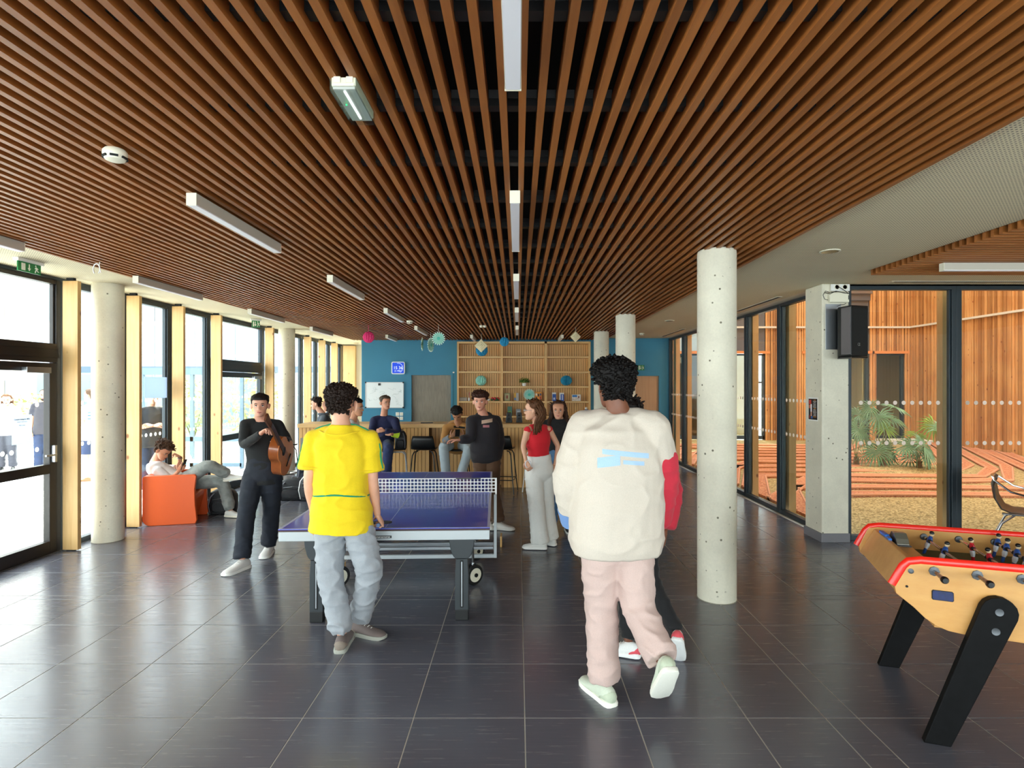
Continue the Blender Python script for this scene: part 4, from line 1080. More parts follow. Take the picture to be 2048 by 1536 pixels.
# boxes, books and small things on the fourth shelf
def onshelf(name, lab, cat, px0, px1, pytop, col, row=3, front=None, rz=0, d=.05):
    z = shz[row]; x0, x1 = (px0 - CX) / FX * 13.8, (px1 - CX) / FX * 13.8; h = EH - (pytop - HY) / FX * 13.8 - z
    t = thing(name, lab, cat, ((x0 + x1) / 2, 13.8, z), rz)
    w_ = (x1 - x0) / 2
    MB().box(-w_, w_, 0, d, 0, h).build('box', pm(name + '_body', col, .5), t, local=True, bevel=.002)
    for i, (a, b, c_, e, cc) in enumerate(front or []):
        MB().box(-w_ + 2 * w_ * a, -w_ + 2 * w_ * b, -.002 - .0005 * i, 0, h * c_, h * e).build('print', pm(name + '_print', cc, .5), t, local=True)
    return t, w_, h
onshelf('storage_box', 'flat grey box on the left of the fourth shelf', 'box', 919, 934, 795, 'a59b8c', d=.12, front=[(.05, .95, .1, .8, 'b9b0a0')])
onshelf('book', 'tall greenish book leaning at the left of the middle bay', 'book', 1008.5, 1020, 786, '9b9a6c', front=[(.12, .88, .1, .9, 'c0b584'), (.35, .65, .3, .7, 'a8563c')])
onshelf('book', 'slim yellow book beside the grey one on the middle shelf', 'book', 1028, 1032, 786, 'd8a53c', front=[(.1, .9, .1, .4, '4a7ab0')])
onshelf('book', 'slim pale grey book on the middle shelf', 'book', 1032.5, 1037.5, 786, 'b9bcc0', rz=.3)
onshelf('game_box', 'orange game box with coloured dots on the middle shelf', 'box', 1070, 1084, 784, 'd98a1e', front=[(.1, .3, .2, .45, '2a2320'), (.4, .6, .5, .8, '2a2320'), (.65, .9, .2, .5, 'a8331e'), (.1, .3, .6, .85, 'f0e8d0'), (.7, .9, .6, .85, '24406a')])
t, w_, h = onshelf('game_box', 'narrow blue and white box on the right shelf, nearer the middle bay', 'box', 1104, 1112, 785, 'e8e6e0', front=[(.12, 1, .0, .82, '2458b0'), (.35, .75, .15, .4, 'c8d4e8')])
t, w_, h = onshelf('game_box', 'narrow blue and white box with upright lettering on the right shelf', 'box', 1119, 1128, 785.5, 'e8e6e0', front=[(.24, 1, .0, .82, '1d58b8')])
mb = MB(); [mb.box(-w_ + 2 * w_ * .5, -w_ + 2 * w_ * .78, -.004, -.003, h * (.16 + .16 * i), h * (.26 + .16 * i)) for i in range(4)]; mb.build('lettering', M_WHITEP, t, local=True)
t, w_, h = onshelf('game_box', 'white spotted game box with a blue title on the right shelf', 'box', 1144, 1161.5, 789, 'ece6da', front=[(.05, .58, .60, .92, '3a7cc0'), (.70, .84, .42, .78, '8a4a34')])
rn = random.Random(9); mb = MB()
for i in range(16): a, b = rn.uniform(.06, .92), rn.uniform(.08, .5); mb.box(-w_ + 2 * w_ * a, -w_ + 2 * w_ * (a + .035), -.004, -.003, h * b, h * (b + .07))
mb.build('spots', pm('mixed_spots', '7a4a54', .5), t, local=True)
onshelf('card', 'green picture card standing behind the left desk speaker', 'card', 1015, 1024, 813, '5a8a78', row=4, front=[(.2, .8, .1, .5, '7db04a')])
onshelf('card', 'grey picture card standing behind the right desk speaker', 'card', 1032, 1041.5, 818, '8c9296', row=4, front=[(.2, .8, .2, .7, 'b8bcc0')])
# wreath of flowers
p = P(990, 800, 13.8); p.z = shz[3]
t = thing('flower_wreath', 'red and green flower wreath on the left bay of the fourth shelf', 'wreath', p)
rn = random.Random(4)
for nm, cc, n_f, rr_ in (('leaves', '2f5a34', 34, .022), ('flowers', 'c8283a', 13, .026), ('buds', 'e8d8d8', 5, .016)):
    mb = MB()
    for i in range(n_f):
        a = rn.uniform(0, 6.28); mb.ball((math.cos(a) * .085, math.sin(a) * .04, .04 + rn.uniform(-.015, .03)), rr_, 7, 5)
    mb.build(nm, pm('wreath_' + nm, cc, .6), t, local=True, kind='stuff')
p = P(977, 801, 13.8); p.z = shz[3]
o = MB().ball((p.x, p.y, p.z + .035), .035, 12, 8).build('white_ball', M_WHITEP, smooth=True); single(o, 'small white ball beside the flower wreath', 'ball')
t = thing('reed_bundle', 'pale and pink reeds in a small jar on the left shelf', 'ornament', (P(938, 800, 13.8).x, 13.8, shz[3]))
MB().lathe([(.02, 0), (.028, .02), (.024, .07), (.018, .08)], (0, 0, 0), 12).build('jar', M_WHITEP, t, local=True, smooth=True)
for i in range(4): MB().cyl((0, 0, .03), (-.05 + .03 * i, .02 * (i % 2), .21 + .02 * (i % 2)), .004, 5).build('reed', M_PINK if i == 2 else M_CRM, t, local=True)
p = P(1172.5, 832, 13.75)
t = thing('toy_figure', 'little white and blue toy figure on the right end of the fifth shelf', 'toy', (p.x, 13.75, shz[4]))
MB().box(-.035, -.008, -.02, .02, 0, .08).box(.008, .035, -.02, .02, 0, .08).build('legs', M_WHITEP, t, local=True, bevel=.006)
MB().box(-.045, .045, -.025, .025, .08, .15).build('body', pm('toy_blue', '27408c', .4), t, local=True, bevel=.01)
MB().ball((0, 0, .18), .033, 12, 8).build('head', M_WHITEP, t, local=True, smooth=True)
o = MB().lathe([(.0, 0), (.03, 0), (.034, .012), (.0, .02)], tuple(P(931, 742, 13.8))[:2] + (shz[1],), 14).build('small_dish', pm('dark_red_lacquer', '9c2f28', .4), smooth=True); single(o, 'tiny dark red dish on the upper left shelf', 'dish')

# ---------------------------------------------------------------- things on the teal wall
def wallx(px): return (px - CX) / FX * 14.0
def wallz(py): return EH - (py - HY) / FX * 14.0
ck = thing('wall_clock', 'square blue lit digital clock with a white frame on the teal wall', 'clock', (wallx(797), 13.98, wallz(736)))
hw = .165
def sq(r, e=.22, n=32): return [(math.copysign(abs(math.cos(2 * PI * i / n)) ** e, math.cos(2 * PI * i / n)) * r, math.copysign(abs(math.sin(2 * PI * i / n)) ** e, math.sin(2 * PI * i / n)) * r * .93) for i in range(n)]
MB().prism(sq(hw), lambda u, v, w_: (u, w_, v), -.03, .02).build('frame', M_WHITEP, ck, local=True)
MB().prism(sq(hw * .85, .12), lambda u, v, w_: (u, w_, v), -.034, -.029).build('screen', pm('lit_blue_screen', '053cc0', .5, emit=.8), ck, local=True)
M_LIT = pm('lit_digits', 'e0ecff', .5, emit=.7)
def FM(o_, s=1): return face_m(o_, (1, 0, 0), (0, 0, 1))
c0 = V(ck.location)
text('digits', '15 36', .100, FM(c0 + V((.0, -.036, .0))), M_LIT, ck)
text('digits', '21 MEC', .055, FM(c0 + V((.0, -.036, -.075))), M_LIT, ck)
MB().tube([(.118 * math.cos(a), -.036, .118 * math.sin(a)) for a in [math.radians(100 - 15 * i) for i in range(12)]], .0045, 6).build('second_ring', M_LIT, ck, local=True)
wb_ = thing('whiteboard', 'whiteboard with faint drawings on the teal wall', 'whiteboard', (wallx(769.5), 13.97, wallz(790)))
ww, wh = (807 - 732) / FX * 14 / 2, (815.5 - 765.5) / FX * 14 / 2
MB().box(-ww, ww, 0, .02, -wh, wh).build('board', pm('whiteboard_face', 'e9eef0', .25), wb_, local=True)
MB().box(-ww - .012, ww + .012, -.006, .026, wh - .004, wh + .012).box(-ww - .012, ww + .012, -.006, .026, -wh - .012, -wh + .004).box(-ww - .012, -ww + .004, -.006, .026, -wh, wh).box(ww - .004, ww + .012, -.006, .026, -wh, wh).build('frame', M_ALU, wb_, local=True)
mb = MB(); rn = random.Random(8)
for i in range(16):
    x, z = rn.uniform(-ww * .8, ww * .8), rn.uniform(-wh * .7, wh * .6); pts = []
    for q in range(6): pts.append((x, -.001, z)); x = max(-ww * .9, min(ww * .9, x + rn.uniform(-.06, .09))); z = max(-wh * .85, min(wh * .8, z + rn.uniform(-.05, .05)))
    mb.tube(pts, .0016, 4)
mb.build('drawn_lines', pm('faint_marker', 'a9b8b6', .6), wb_, local=True)
for sx in (-1, 1):
    for sz in (-1, 1): MB().box(sx * ww - .018, sx * ww + .018, -.01, .0, sz * wh - .018, sz * wh + .018).build('corner', M_BLACK, wb_, local=True, bevel=.004)
o = MB().box(wallx(757), wallx(762), 13.955, 13.966, wallz(771), wallz(766.5)).build('magnet', M_BLACK, bevel=.003); single(o, 'small square black magnet on the whiteboard', 'magnet')
for i, (px, py) in enumerate(((795, 828), (803, 828), (795, 836.5), (803, 836.5))):
    lab = ['upper left', 'upper right', 'lower left', 'lower right'][i]
    t = thing('wall_socket', '%s white wall socket of the block of four on the teal wall' % lab, 'socket', (wallx(px), 13.99, wallz(py)))
    MB().box(-.042, .042, 0, .01, -.042, .042).build('plate', M_WHITEP, t, local=True, bevel=.004)
    MB().lathe([(0, 0), (.028, 0), (.028, .006), (.022, .006), (.02, .002), (0, .002)], (0, 0, 0), 16, Matrix.Rotation(PI / 2, 3, 'X')).build('socket_ring', M_CREAM, t, local=True, smooth=True)
# green exit signs
M_EXIT = pm('exit_green', '0f7a3c', .4); M_EXW = pm('exit_symbol', 'f0efe0', .4)
def exit_sign(lab, c, rz, w_=.24, h=.085, housing=True):
    t = thing('exit_sign', lab, 'sign', c, rz)
    MB().box(-w_ / 2, w_ / 2, -.006, .006, -h / 2, h / 2).build('panel', M_EXIT, t, local=True)
    if housing: MB().box(-w_ / 2 - .02, w_ / 2 + .02, -.025, .03, h / 2, h / 2 + .03).build('housing', M_WHITEP, t, local=True, bevel=.004)
    mb = MB(); y0, y1 = -.009, -.006; k = h
    mb.box(-w_ * .36, -w_ * .20, y0, y1, -k * .36, k * .36)
    mb.prism([(-.008, .36 * k), (.002, .36 * k), (.002, -.05 * k), (.014, -.05 * k), (-.003, -.34 * k), (-.020, -.05 * k), (-.008, -.05 * k)][::-1], lambda u, v, w2: (u - .003, w2, v), y0, y1)
    hx = w_ * .28
    mb.ball((hx - .006, -.008, k * .33), (.008, .003, .008), 8, 5)
    mb.tube([(hx - .004, -.008, k * .2), (hx + .003, -.008, -k * .02)], .0065, 6)
    mb.tube([(hx - .003, -.008, k * .16), (hx + .012, -.008, k * .12), (hx + .02, -.008, k * .0)], .0035, 6)
    mb.tube([(hx - .004, -.008, k * .16), (hx - .014, -.008, k * .02)], .0035, 6)
    mb.tube([(hx + .003, -.008, -k * .02), (hx + .014, -.008, -k * .2), (hx + .026, -.008, -k * .24)], .0045, 6)
    mb.tube([(hx + .002, -.008, -k * .02), (hx - .008, -.008, -k * .2), (hx - .012, -.008, -k * .4)], .0045, 6)
    mb.build('pictogram', M_EXW, t, local=True, kind='stuff')
    return t
exit_sign('green exit sign with arrow and running figure above the near glass door', (-4.58, 5.34, 2.90), PI / 2, .25, .09)
exit_sign('small green exit sign above the middle glass door', (-4.60, 10.0, 2.885), PI / 2 * .35, .13, .12)
exit_sign('tiny green exit sign above the beech door', (wallx(1277) + .05, 13.95, wallz(735.5)), 0, .16, .13, False)

# ---------------------------------------------------------------- ceiling fittings
def lamp(x, y, L, rz=0, lab=''):
    t = thing('linear_lamp', lab, 'lamp', (x, y, SZ - .073), rz, 'linear ceiling lamps under the slats')
    MB().box(-.029, .029, .004, L - .004, .006, .0725).build('housing', M_LAMP, t, local=True)
    MB().box(-.026, .026, .01, L - .01, 0, .006).build('diffuser', M_DIFF, t, local=True)
    for y0 in (0, L - .004): MB().box(-.030, .030, y0, y0 + .004, 0, .073).build('end_cap', M_CREAM, t, local=True)
for i, (y, d) in enumerate(((.85, 'nearest, at the top edge of the picture'), (3.30, 'second from the camera'), (5.74, 'third from the camera'), (8.18, 'fourth from the camera'), (10.62, 'fifth from the camera'))):
    lamp(-.018, y, 1.2, 0, 'linear lamp of the middle row, ' + d)
for i, (y, d) in enumerate(((3.34, 'the long nearest one'), (5.80, 'second from the camera'), (8.24, 'third from the camera'), (10.68, 'fourth, beside the smoke detector'))):
    lamp(-1.915, y, 1.2, 0, 'linear lamp of the left middle row, ' + d)
for i, (y, d) in enumerate(((3.3, 'nearest, cut by the picture edge'), (5.84, 'second, above the near column'), (8.32, 'third, above the middle glass door'), (10.8, 'fourth from the camera'))):
    lamp(-3.92, y, 1.2, 0, 'linear lamp along the window edge of the slats, ' + d)
for x, d in ((-2.88, 'left one, right of the pink ball'), (-1.02, 'middle one, by the cream diamond'), (.97, 'right one, before the right shelf bay')):
    lamp(x, 12.5, .95, 0, 'short linear lamp behind the bar, ' + d)
lamp(3.9, 5.25, 1.5, -PI / 2, 'linear lamp set across, under the right slatted field')
def detector(x, y, r, lab, z=SZ):
    t = thing('smoke_detector', lab, 'detector', (x, y, z - .055), 0)
    MB().lathe([(r * .62, 0), (r * .80, .004), (r * .92, .018), (r, .028), (r * .98, .045), (r * .8, .055)], (0, 0, 0), 28).build('body', M_CREAM, t, local=True, smooth=True)
    mb = MB()
    for q in range(6):
        a = 2 * PI * q / 6; mb.obox((math.cos(a) * r * .90, math.sin(a) * r * .90, .0145), (-math.sin(a) * r * .32, math.cos(a) * r * .32, 0), (math.cos(a) * .004, math.sin(a) * .004, 0), (0, 0, .0045))
    mb.build('vents', M_BLKM, t, local=True)
detector(-1.93, 2.73, .052, 'round cream smoke detector on the near left slats')
detector(-1.86, 9.8, .055, 'small smoke detector on the slats beside the left middle lamp row')
t = thing('double_detector', 'pair of small cream sensors on the slats above the shelves', 'detector', (-.66, 10.6, SZ - .04))
for dx in (-.025, .04): MB().lathe([(.02, 0), (.032, .012), (.03, .04)], (dx, 0, 0), 16).build('sensor', M_CREAM, t, local=True, smooth=True)
detector(2.74, 12.6, .055, 'smoke detector on the white ceiling near the teal wall', CZ)
def ccl(x, y, r, lab):
    t = thing('downlight', lab, 'lamp', (x, y, CZ - .012))
    MB().lathe([(r * .80, .0), (r, .0), (r, .008), (r * .8, .012)], (0, 0, 0), 28).build('ring', M_CREAM, t, local=True, smooth=True)
    MB().lathe([(r * .80, .001), (r * .5, .014), (0, .016)], (0, 0, -.002), 28).build('reflector', pm('gold_reflector', 'c79a3c', .25, .9), t, local=True, smooth=True)
ccl(2.72, 4.97, .085, 'gold ringed downlight in the white ceiling, right of the near column')
ccl(2.71, 10.2, .085, 'gold ringed downlight in the white ceiling over the far glazed wall')
ccl(-4.37, 15.4, .085, 'downlight in the ceiling of the far left passage')
def grille(lab, x0, x1, y0, y1):
    t = thing('air_grille', lab, 'grille', ((x0 + x1) / 2, (y0 + y1) / 2, CZ - .006))
    dx, dy = (x1 - x0) / 2, (y1 - y0) / 2
    MB().box(-dx, dx, -dy, dy, 0, .008).build('frame', M_LEDGE, t, local=True)
    mb = MB()
    for k_ in (-.33, .33):
        if dx < dy: mb.box(dx * (k_ - .2), dx * (k_ + .2), -dy * .97, dy * .97, -.003, 0)
        else: mb.box(-dx * .97, dx * .97, dy * (k_ - .2), dy * (k_ + .2), -.003, 0)
    mb.build('slot', M_BLKM, t, local=True)
grille('slotted air grille in the white ceiling beside the near column', 3.41, 3.48, 7.5, 8.95)
grille('slotted air grille in the white ceiling near the teal wall', 3.38, 3.45, 11.7, 13.5)
grille('slotted air grille above the front glass wall', 4.2, 6.6, 6.40, 6.45)
# emergency light
t = thing('emergency_light', 'clear covered emergency light with a green diode on the slats', 'lamp', (-.64, 2.22, SZ - .052), 0)
MB().box(-.045, .045, -.13, .13, .02, .052).build('base', M_CREAM, t, local=True, bevel=.004)
MB().box(-.036, -.010, -.136, -.128, .030, .052).box(.010, .036, -.136, -.128, .030, .052).box(-.040, .040, -.134, -.128, .018, .030).build('end_fitting', M_CREAM, t, local=True, bevel=.002)
MB().box(-.040, .040, -.125, .125, .010, .020).build('reflector', pm('satin_reflector', 'c9cbc6', .35, .2), t, local=True)
MB().box(-.004, .004, -.115, .10, .004, .010).build('light_strip', pm('lit_strip', 'ffffff', .3, emit=1.2), t, local=True)
MB().ball((-.022, -.02, .004), .0035, 8, 6).build('diode', pm('green_diode', '20e070', .3, emit=2.5), t, local=True)
MB().box(-.048, .048, -.138, .138, -.002, .0).box(-.048, -.046, -.138, .138, 0, .05).box(.046, .048, -.138, .138, 0, .05).build('cover', M_GLASS, t, local=True)
# cable loop
mb = MB(); mb.tube([(-3.86 + .03 * math.cos(a), 5.22, 2.865 + .05 * math.sin(a)) for a in [math.radians(-50 + 14 * i) for i in range(21)]], .005, 6); mb.tube([(-3.83, 5.22, 2.93), (-3.835, 5.22, 2.90), (-3.82, 5.22, 2.83)], .004, 6)
o = mb.build('cable_loop', M_WHITEP, smooth=True); single(o, 'loop of white cable hanging from the slats at the left', 'cable')

# ---------------------------------------------------------------- pier: loudspeaker, boxes, poster
def D2(px, D): return V(((px - CX) / FX * D, D))
z0, z1 = EH - (713 - HY) / FX * 6.35, EH - (613 - HY) / FX * 6.35
pl = [D2(1675, 6.53), D2(1676, 6.42), D2(1702, 6.22), D2(1736, 6.30), D2(1734, 6.53)]
spk = thing('loudspeaker', 'black loudspeaker mounted on the white concrete pier', 'loudspeaker', (3.63, 6.4, z0))
MB().prism([(p.x, p.y) for p in pl], lambda u, v, w_: (u, v, w_), z0, z1).build('cabinet', M_BLACK, spk, bevel=.008)
def on(a, b, t0, t1, zz0, zz1, off=.004):
    a3, b3 = V((a.x, a.y, 0)), V((b.x, b.y, 0)); d = b3 - a3; n = V((d.y, -d.x, 0)).normalized()
    mb = MB(); c = a3 + d * ((t0 + t1) / 2) + n * off * .5 + V((0, 0, (zz0 + zz1) / 2)); mb.obox(c, d * ((t1 - t0) / 2), n * (off / 2 + .002), V((0, 0, (zz1 - zz0) / 2))); return mb
on(pl[1], pl[2], .28, .97, z0 + .02, z1 - .02).build('side_grille', pm('grey_grille', '6c6768', .7), spk)
on(pl[2], pl[3], .03, .97, z0 + .02, z1 - .03).build('front_grille', M_BLKM, spk)
MB().prism([(p.x * 1.0, p.y) for p in pl[:4]], lambda u, v, w_: (u, v, w_), z0 - .022, z0 - .004).build('wall_bracket', M_BLACK, spk, bevel=.004)
dd = (pl[3] - pl[2]).normalized(); nn = V((dd.y, -dd.x))
o3 = pl[2] + (pl[3] - pl[2]) * .42 + nn * .009
text('emblem', '\u03b1', .06, face_m((o3.x, o3.y, z0 + .13), (dd.x, dd.y, 0), (0, 0, 1)), M_STEEL, spk)
yb = 6.555
def XB(px): return (px - CX) / FX * yb
def ZB(py): return EH - (py - HY) / FX * yb
MB().box(XB(1651), XB(1682), yb - .004, yb, ZB(699), ZB(608)).build('backplate', M_STEEL, spk, bevel=.002)
t = thing('double_socket', 'double white socket at the top of the loudspeaker pier', 'socket', (XB(1679), yb, ZB(575)))
MB().box(XB(1660) - XB(1679), XB(1697) - XB(1679), -.03, 0, -.045, .035).build('plate', M_WHITEP, t, local=True, bevel=.005)
for dx in (-.045, .045): MB().lathe([(0, 0), (.030, 0), (.030, .006), (.024, .006), (.022, -.004), (0, -.004)], (dx, -.03, 0), 20, Matrix.Rotation(PI / 2, 3, 'X')).build('socket_ring', M_CREAM, t, local=True, smooth=True)
t = thing('junction_box', 'cream junction box between the double socket and the loudspeaker', 'box', (XB(1675), yb, ZB(605.5)))
MB().box(XB(1656) - XB(1675), XB(1694) - XB(1675), -.045, 0, 0, .11).build('cover', M_CREAM, t, local=True, bevel=.004)
MB().box(XB(1692) - XB(1675), XB(1693.3) - XB(1675), -.047, -.043, .03, .08).build('slot', M_BLKM, t, local=True)
mb = MB(); yc = yb - .055
def cb(pts): mb.tube([((px - CX) / FX * (yc), yc, EH - (py - HY) / FX * yc) for px, py in pts], .0035, 6)
cb([(1671, 575), (1678, 574), (1688, 580), (1698, 588)]); cb([(1690, 586), (1675, 583), (1660, 585), (1651, 582), (1646, 590), (1649, 598), (1656, 600)]); cb([(1650, 585), (1660, 588), (1672, 582), (1688, 586), (1698, 587)])
cb([(1674, 613), (1680, 610), (1688, 609), (1692, 606.5)])
o = mb.build('power_cable', M_BLACK, smooth=True); single(o, 'tangled black power cable above the loudspeaker', 'cable')
# poster on the window-side face of the pier
t = thing('poster', 'small dark poster with orange lines on the side of the pier', 'poster', (3.496, 6.76, 1.39))
MB().box(-.001, .002, -.115, .10, -.005, .27).build('sheet', M_WHITEP, t, local=True)
MB().box(-.003, -.001, -.105, .09, .008, .255).build('print', pm('poster_black', '1c1a1c', .5), t, local=True)
cols = [('c0392b', .03, .085, .19, .24), ('e8e4ea', .015, .045, .10, .19), ('c86a4a', .045, .085, .14, .18), ('7a3030', .05, .09, .02, .06), ('2a5fae', .0, .03, .02, .05), ('e8b08c', .02, .04, .05, .10)]
for c_, a, b, e, f in cols: MB().box(-.004, -.003, a, b, e, f).build('picture_patch', pm('poster_' + c_, c_, .5), t, local=True)
mb = MB(); mo = MB(); rn = random.Random(2)
for i in range(15):
    z = .235 - i * .014; (mo if i in (0, 7, 14) else mb).box(-.004, -.003, -.09 + rn.uniform(0, .02), -.01 - rn.uniform(0, .02), z, z + .007)
mb.build('text_lines', pm('poster_grey', 'b8b4b0', .5), t, local=True); mo.build('title_lines', pm('poster_orange', 'd88a2a', .5), t, local=True)
# notices on the glass
def notice(name, lab, y0, y1, z0_, z1_, m, x=-4.992):
    t = thing(name, lab, 'notice', (x, (y0 + y1) / 2, z0_))
    MB().box(0, .002, -(y1 - y0) / 2, (y1 - y0) / 2, 0, z1_ - z0_).build('sheet', m, t, local=True)
    return t
t = notice('notice', 'white printed notice taped to the near glass door', 5.62, 5.85, 1.21, 1.505, thin('notice_paper', 'd5dde8', .6))
text('heading', 'Compte Instagram MDL', .0185, face_m((-4.989, 5.735, 1.46), (0, 1, 0), (0, 0, 1)), M_BLACK, t, ext=.0003, bold=.0006)
text('heading', 'Rejoignez la page du lyc\u00e9e', .011, face_m((-4.989, 5.735, 1.435), (0, 1, 0), (0, 0, 1)), M_BLACK, t, ext=.0003)
text('heading', 'Mdl.E.cyriani', .014, face_m((-4.989, 5.735, 1.40), (0, 1, 0), (0, 0, 1)), M_BLACK, t, ext=.0003)
notice('paper_sheet', 'blank pale blue sheet taped to the glass behind the armchair', 7.62, 8.10, 1.63, 1.92, thin('pale_blue_paper', 'c3d0e6', .6))

# ---------------------------------------------------------------- steel armchair at the right
mc = thing('metal_chair', 'steel tube armchair with dark seat by the front glass', 'chair', (5.31, 6.05, 0), -.75)
M_DK = pm('dark_brown_laminate', '3a3029', .35)
s = MB(); n = 7; rows = [(-.20, .82), (-.22, .74), (-.20, .60), (-.15, .50), (-.05, .46), (.10, .465), (.22, .455)]
v = []; f = []
for i, (x, z) in enumerate(rows):
    hw = (.15, .20, .22, .22, .22, .22, .20)[i]
    for q in range(n): u = -1 + 2 * q / (n - 1); v.append((x + (.03 * u * u if i < 4 else 0), u * hw, z + (.012 * u * u if i >= 4 else 0)))
for i in range(len(rows) - 1): f += [(i * n + q, i * n + q + 1, (i + 1) * n + q + 1, (i + 1) * n + q) for q in range(n - 1)]
s.add(v, f); so_ = s.build('seat_shell', M_DK, mc, local=True, smooth=True, ang=180)
md = so_.modifiers.new('thick', 'SOLIDIFY'); md.thickness = .010; md.offset = 0
MB().tube([(-.20, -.16, .83), (-.18, -.23, .80), (-.05, -.27, .70), (.12, -.27, .66), (.20, -.25, .60), (.15, -.24, .47), (-.12, -.23, .46)], .011, 8).build('arm_tube', M_CHROME, mc, local=True, smooth=True)
MB().tube([(-.20, .16, .83), (-.18, .23, .80), (-.05, .27, .70), (.12, .27, .66), (.20, .25, .60), (.15, .24, .47), (-.12, .23, .46)], .011, 8).build('arm_tube', M_CHROME, mc, local=True, smooth=True)
MB().tube([(-.20, -.16, .83), (-.215, 0, .835), (-.20, .16, .83)], .011, 8).build('back_tube', M_CHROME, mc, local=True, smooth=True)
for sy in (-1, 1):
    MB().tube([(-.02, .20 * sy, .452), (-.12, .215 * sy, .36), (-.26, .23 * sy, .012)], .011, 8).build('leg', M_CHROME, mc, local=True, smooth=True)
    MB().tube([(.14, .20 * sy, .45), (.10, .215 * sy, .30), (.02, .23 * sy, .18), (.20, .23 * sy, .012)][:2] + [(.20, .23 * sy, .012)], .011, 8).build('leg', M_CHROME, mc, local=True, smooth=True)

# white garden chair outside
gc = thing('garden_chair', 'pale wire garden chair on the deck outside the middle door', 'chair', (-5.9, 10.4, -.02), 2.2)
MB().lathe([(0, .44), (.19, .44), (.20, .45), (.19, .46), (0, .46)], (0, 0, 0), 20).build('seat', M_WHITEP, gc, local=True)
MB().tube([(-.18, .02, .45), (-.19, .16, .7), (-.12, .2, .88), (0, .21, .93), (.12, .2, .88), (.19, .16, .7), (.18, .02, .45)], .009, 8).build('back_frame', M_WHITEP, gc, local=True, smooth=True)
for a in (45, 135, 225, 315): MB().cyl((.14 * math.cos(math.radians(a)), .14 * math.sin(math.radians(a)), .44), (.22 * math.cos(math.radians(a)), .22 * math.sin(math.radians(a)), 0), .009, 8).build('leg', M_WHITEP, gc, local=True, smooth=True)
# ================================================================ people
UP = V((0, 0, 1))
def interp(prof, t):
    if t <= prof[0][0]: return prof[0][1:]
    for a, b in zip(prof, prof[1:]):
        if t <= b[0]:
            k = (t - a[0]) / (b[0] - a[0]); k = k * k * (3 - 2 * k) * .5 + k * .5
            return tuple(x + (y - x) * k for x, y in zip(a[1:], b[1:]))
    return prof[-1][1:]
def limb_path(J, u0, u1, step=.08, d=.2):
    """points along a bent limb p0-p1-p2, u in 0..2, the joint rounded"""
    p0, p1, p2 = J
    def lin_(u): return p0.lerp(p1, u) if u <= 1 else p1.lerp(p2, u - 1)
    out = []; n = max(2, int(round((u1 - u0) / step)))
    for i in range(n + 1):
        u = u0 + (u1 - u0) * i / n
        if abs(u - 1) < d:
            t = (u - 1 + d) / (2 * d); a, b, c = lin_(1 - d), p1, lin_(1 + d)
            q = a * (1 - t) ** 2 + b * 2 * t * (1 - t) + c * t * t
        else: q = lin_(u)
        out.append((u, q))
    return out
def limb(mb, J, prof, s, u0=0., u1=2., n=14, cap=True):
    pts = limb_path(J, u0, u1); rr = [interp(prof, u)[0] * s for u, _ in pts]
    P_ = [p for _, p in pts]
    mb.tube(P_, rr, n)
    if cap:
        mb.ball(P_[0], rr[0] * .98, 14, 8)
def bake(mb, name, m, parent, voxel, smooth=2, wr=0, wf=(9, 9, 16), extra=None, seed=0, folds=None, kind=None):
    me = bpy.data.meshes.new('tmp'); me.from_pydata(mb.v, [], mb.f); me.update()
    bm = bmesh.new(); bm.from_mesh(me); bmesh.ops.recalc_face_normals(bm, faces=bm.faces); bm.to_mesh(me); bm.free()
    o = bpy.data.objects.new('tmp', me); C.objects.link(o)
    r = o.modifiers.new('r', 'REMESH'); r.mode = 'VOXEL'; r.voxel_size = voxel
    if smooth:
        sm_ = o.modifiers.new('s', 'SMOOTH'); sm_.factor = .5; sm_.iterations = smooth
    dg = bpy.context.evaluated_depsgraph_get()
    ev = o.evaluated_get(dg); m2 = bpy.data.meshes.new_from_object(ev, depsgraph=dg)
    bpy.data.objects.remove(o); bpy.data.meshes.remove(me)
    if wr:
        off = V((seed * 3.1, seed * 1.7, seed))
        vn = [(v.co.copy(), v.normal.copy()) for v in m2.vertices]
        for v, (c, nm) in zip(m2.vertices, vn):
            q = V((c.x * wf[0], c.y * wf[1], c.z * wf[2])) + off
            k = noise.noise(q); k2 = noise.noise(q * 2.3)
            rid = (1 - abs(k) * 2.2) ** 2 if abs(k) < .45 else 0
            a = wr
            if folds:
                for fp, fr, fa in folds:
                    dd = (c - fp).length
                    if dd < fr: a += fa * (1 - dd / fr)
            v.co = c + nm * (a * (rid * .9 - .35 + k2 * .35))
    vs = [v.co.copy() for v in m2.vertices]; fs = [tuple(p.vertices) for p in m2.polygons]
    bpy.data.meshes.remove(m2)
    big = MB(); big.v = [tuple(p) for p in vs]; big.f = fs
    if extra is not None: big.add(extra.v, extra.f)
    return big.build(name, m, parent, smooth=True, ang=180, fix=False, kind=kind)
HEADP = [(0.00, .070, .030, .016), (0.03, .084, .006, .030), (0.09, .090, -.022, .042), (0.18, .089, -.046, .053), (0.28, .087, -.068, .061), (0.38, .086, -.084, .067),
         (0.48, .084, -.094, .0715), (0.58, .088, -.100, .0745), (0.70, .087, -.103, .077), (0.80, .078, -.100, .0755), (0.88, .058, -.088, .066), (0.95, .030, -.062, .045), (1.00, -.010, -.022, .010)]
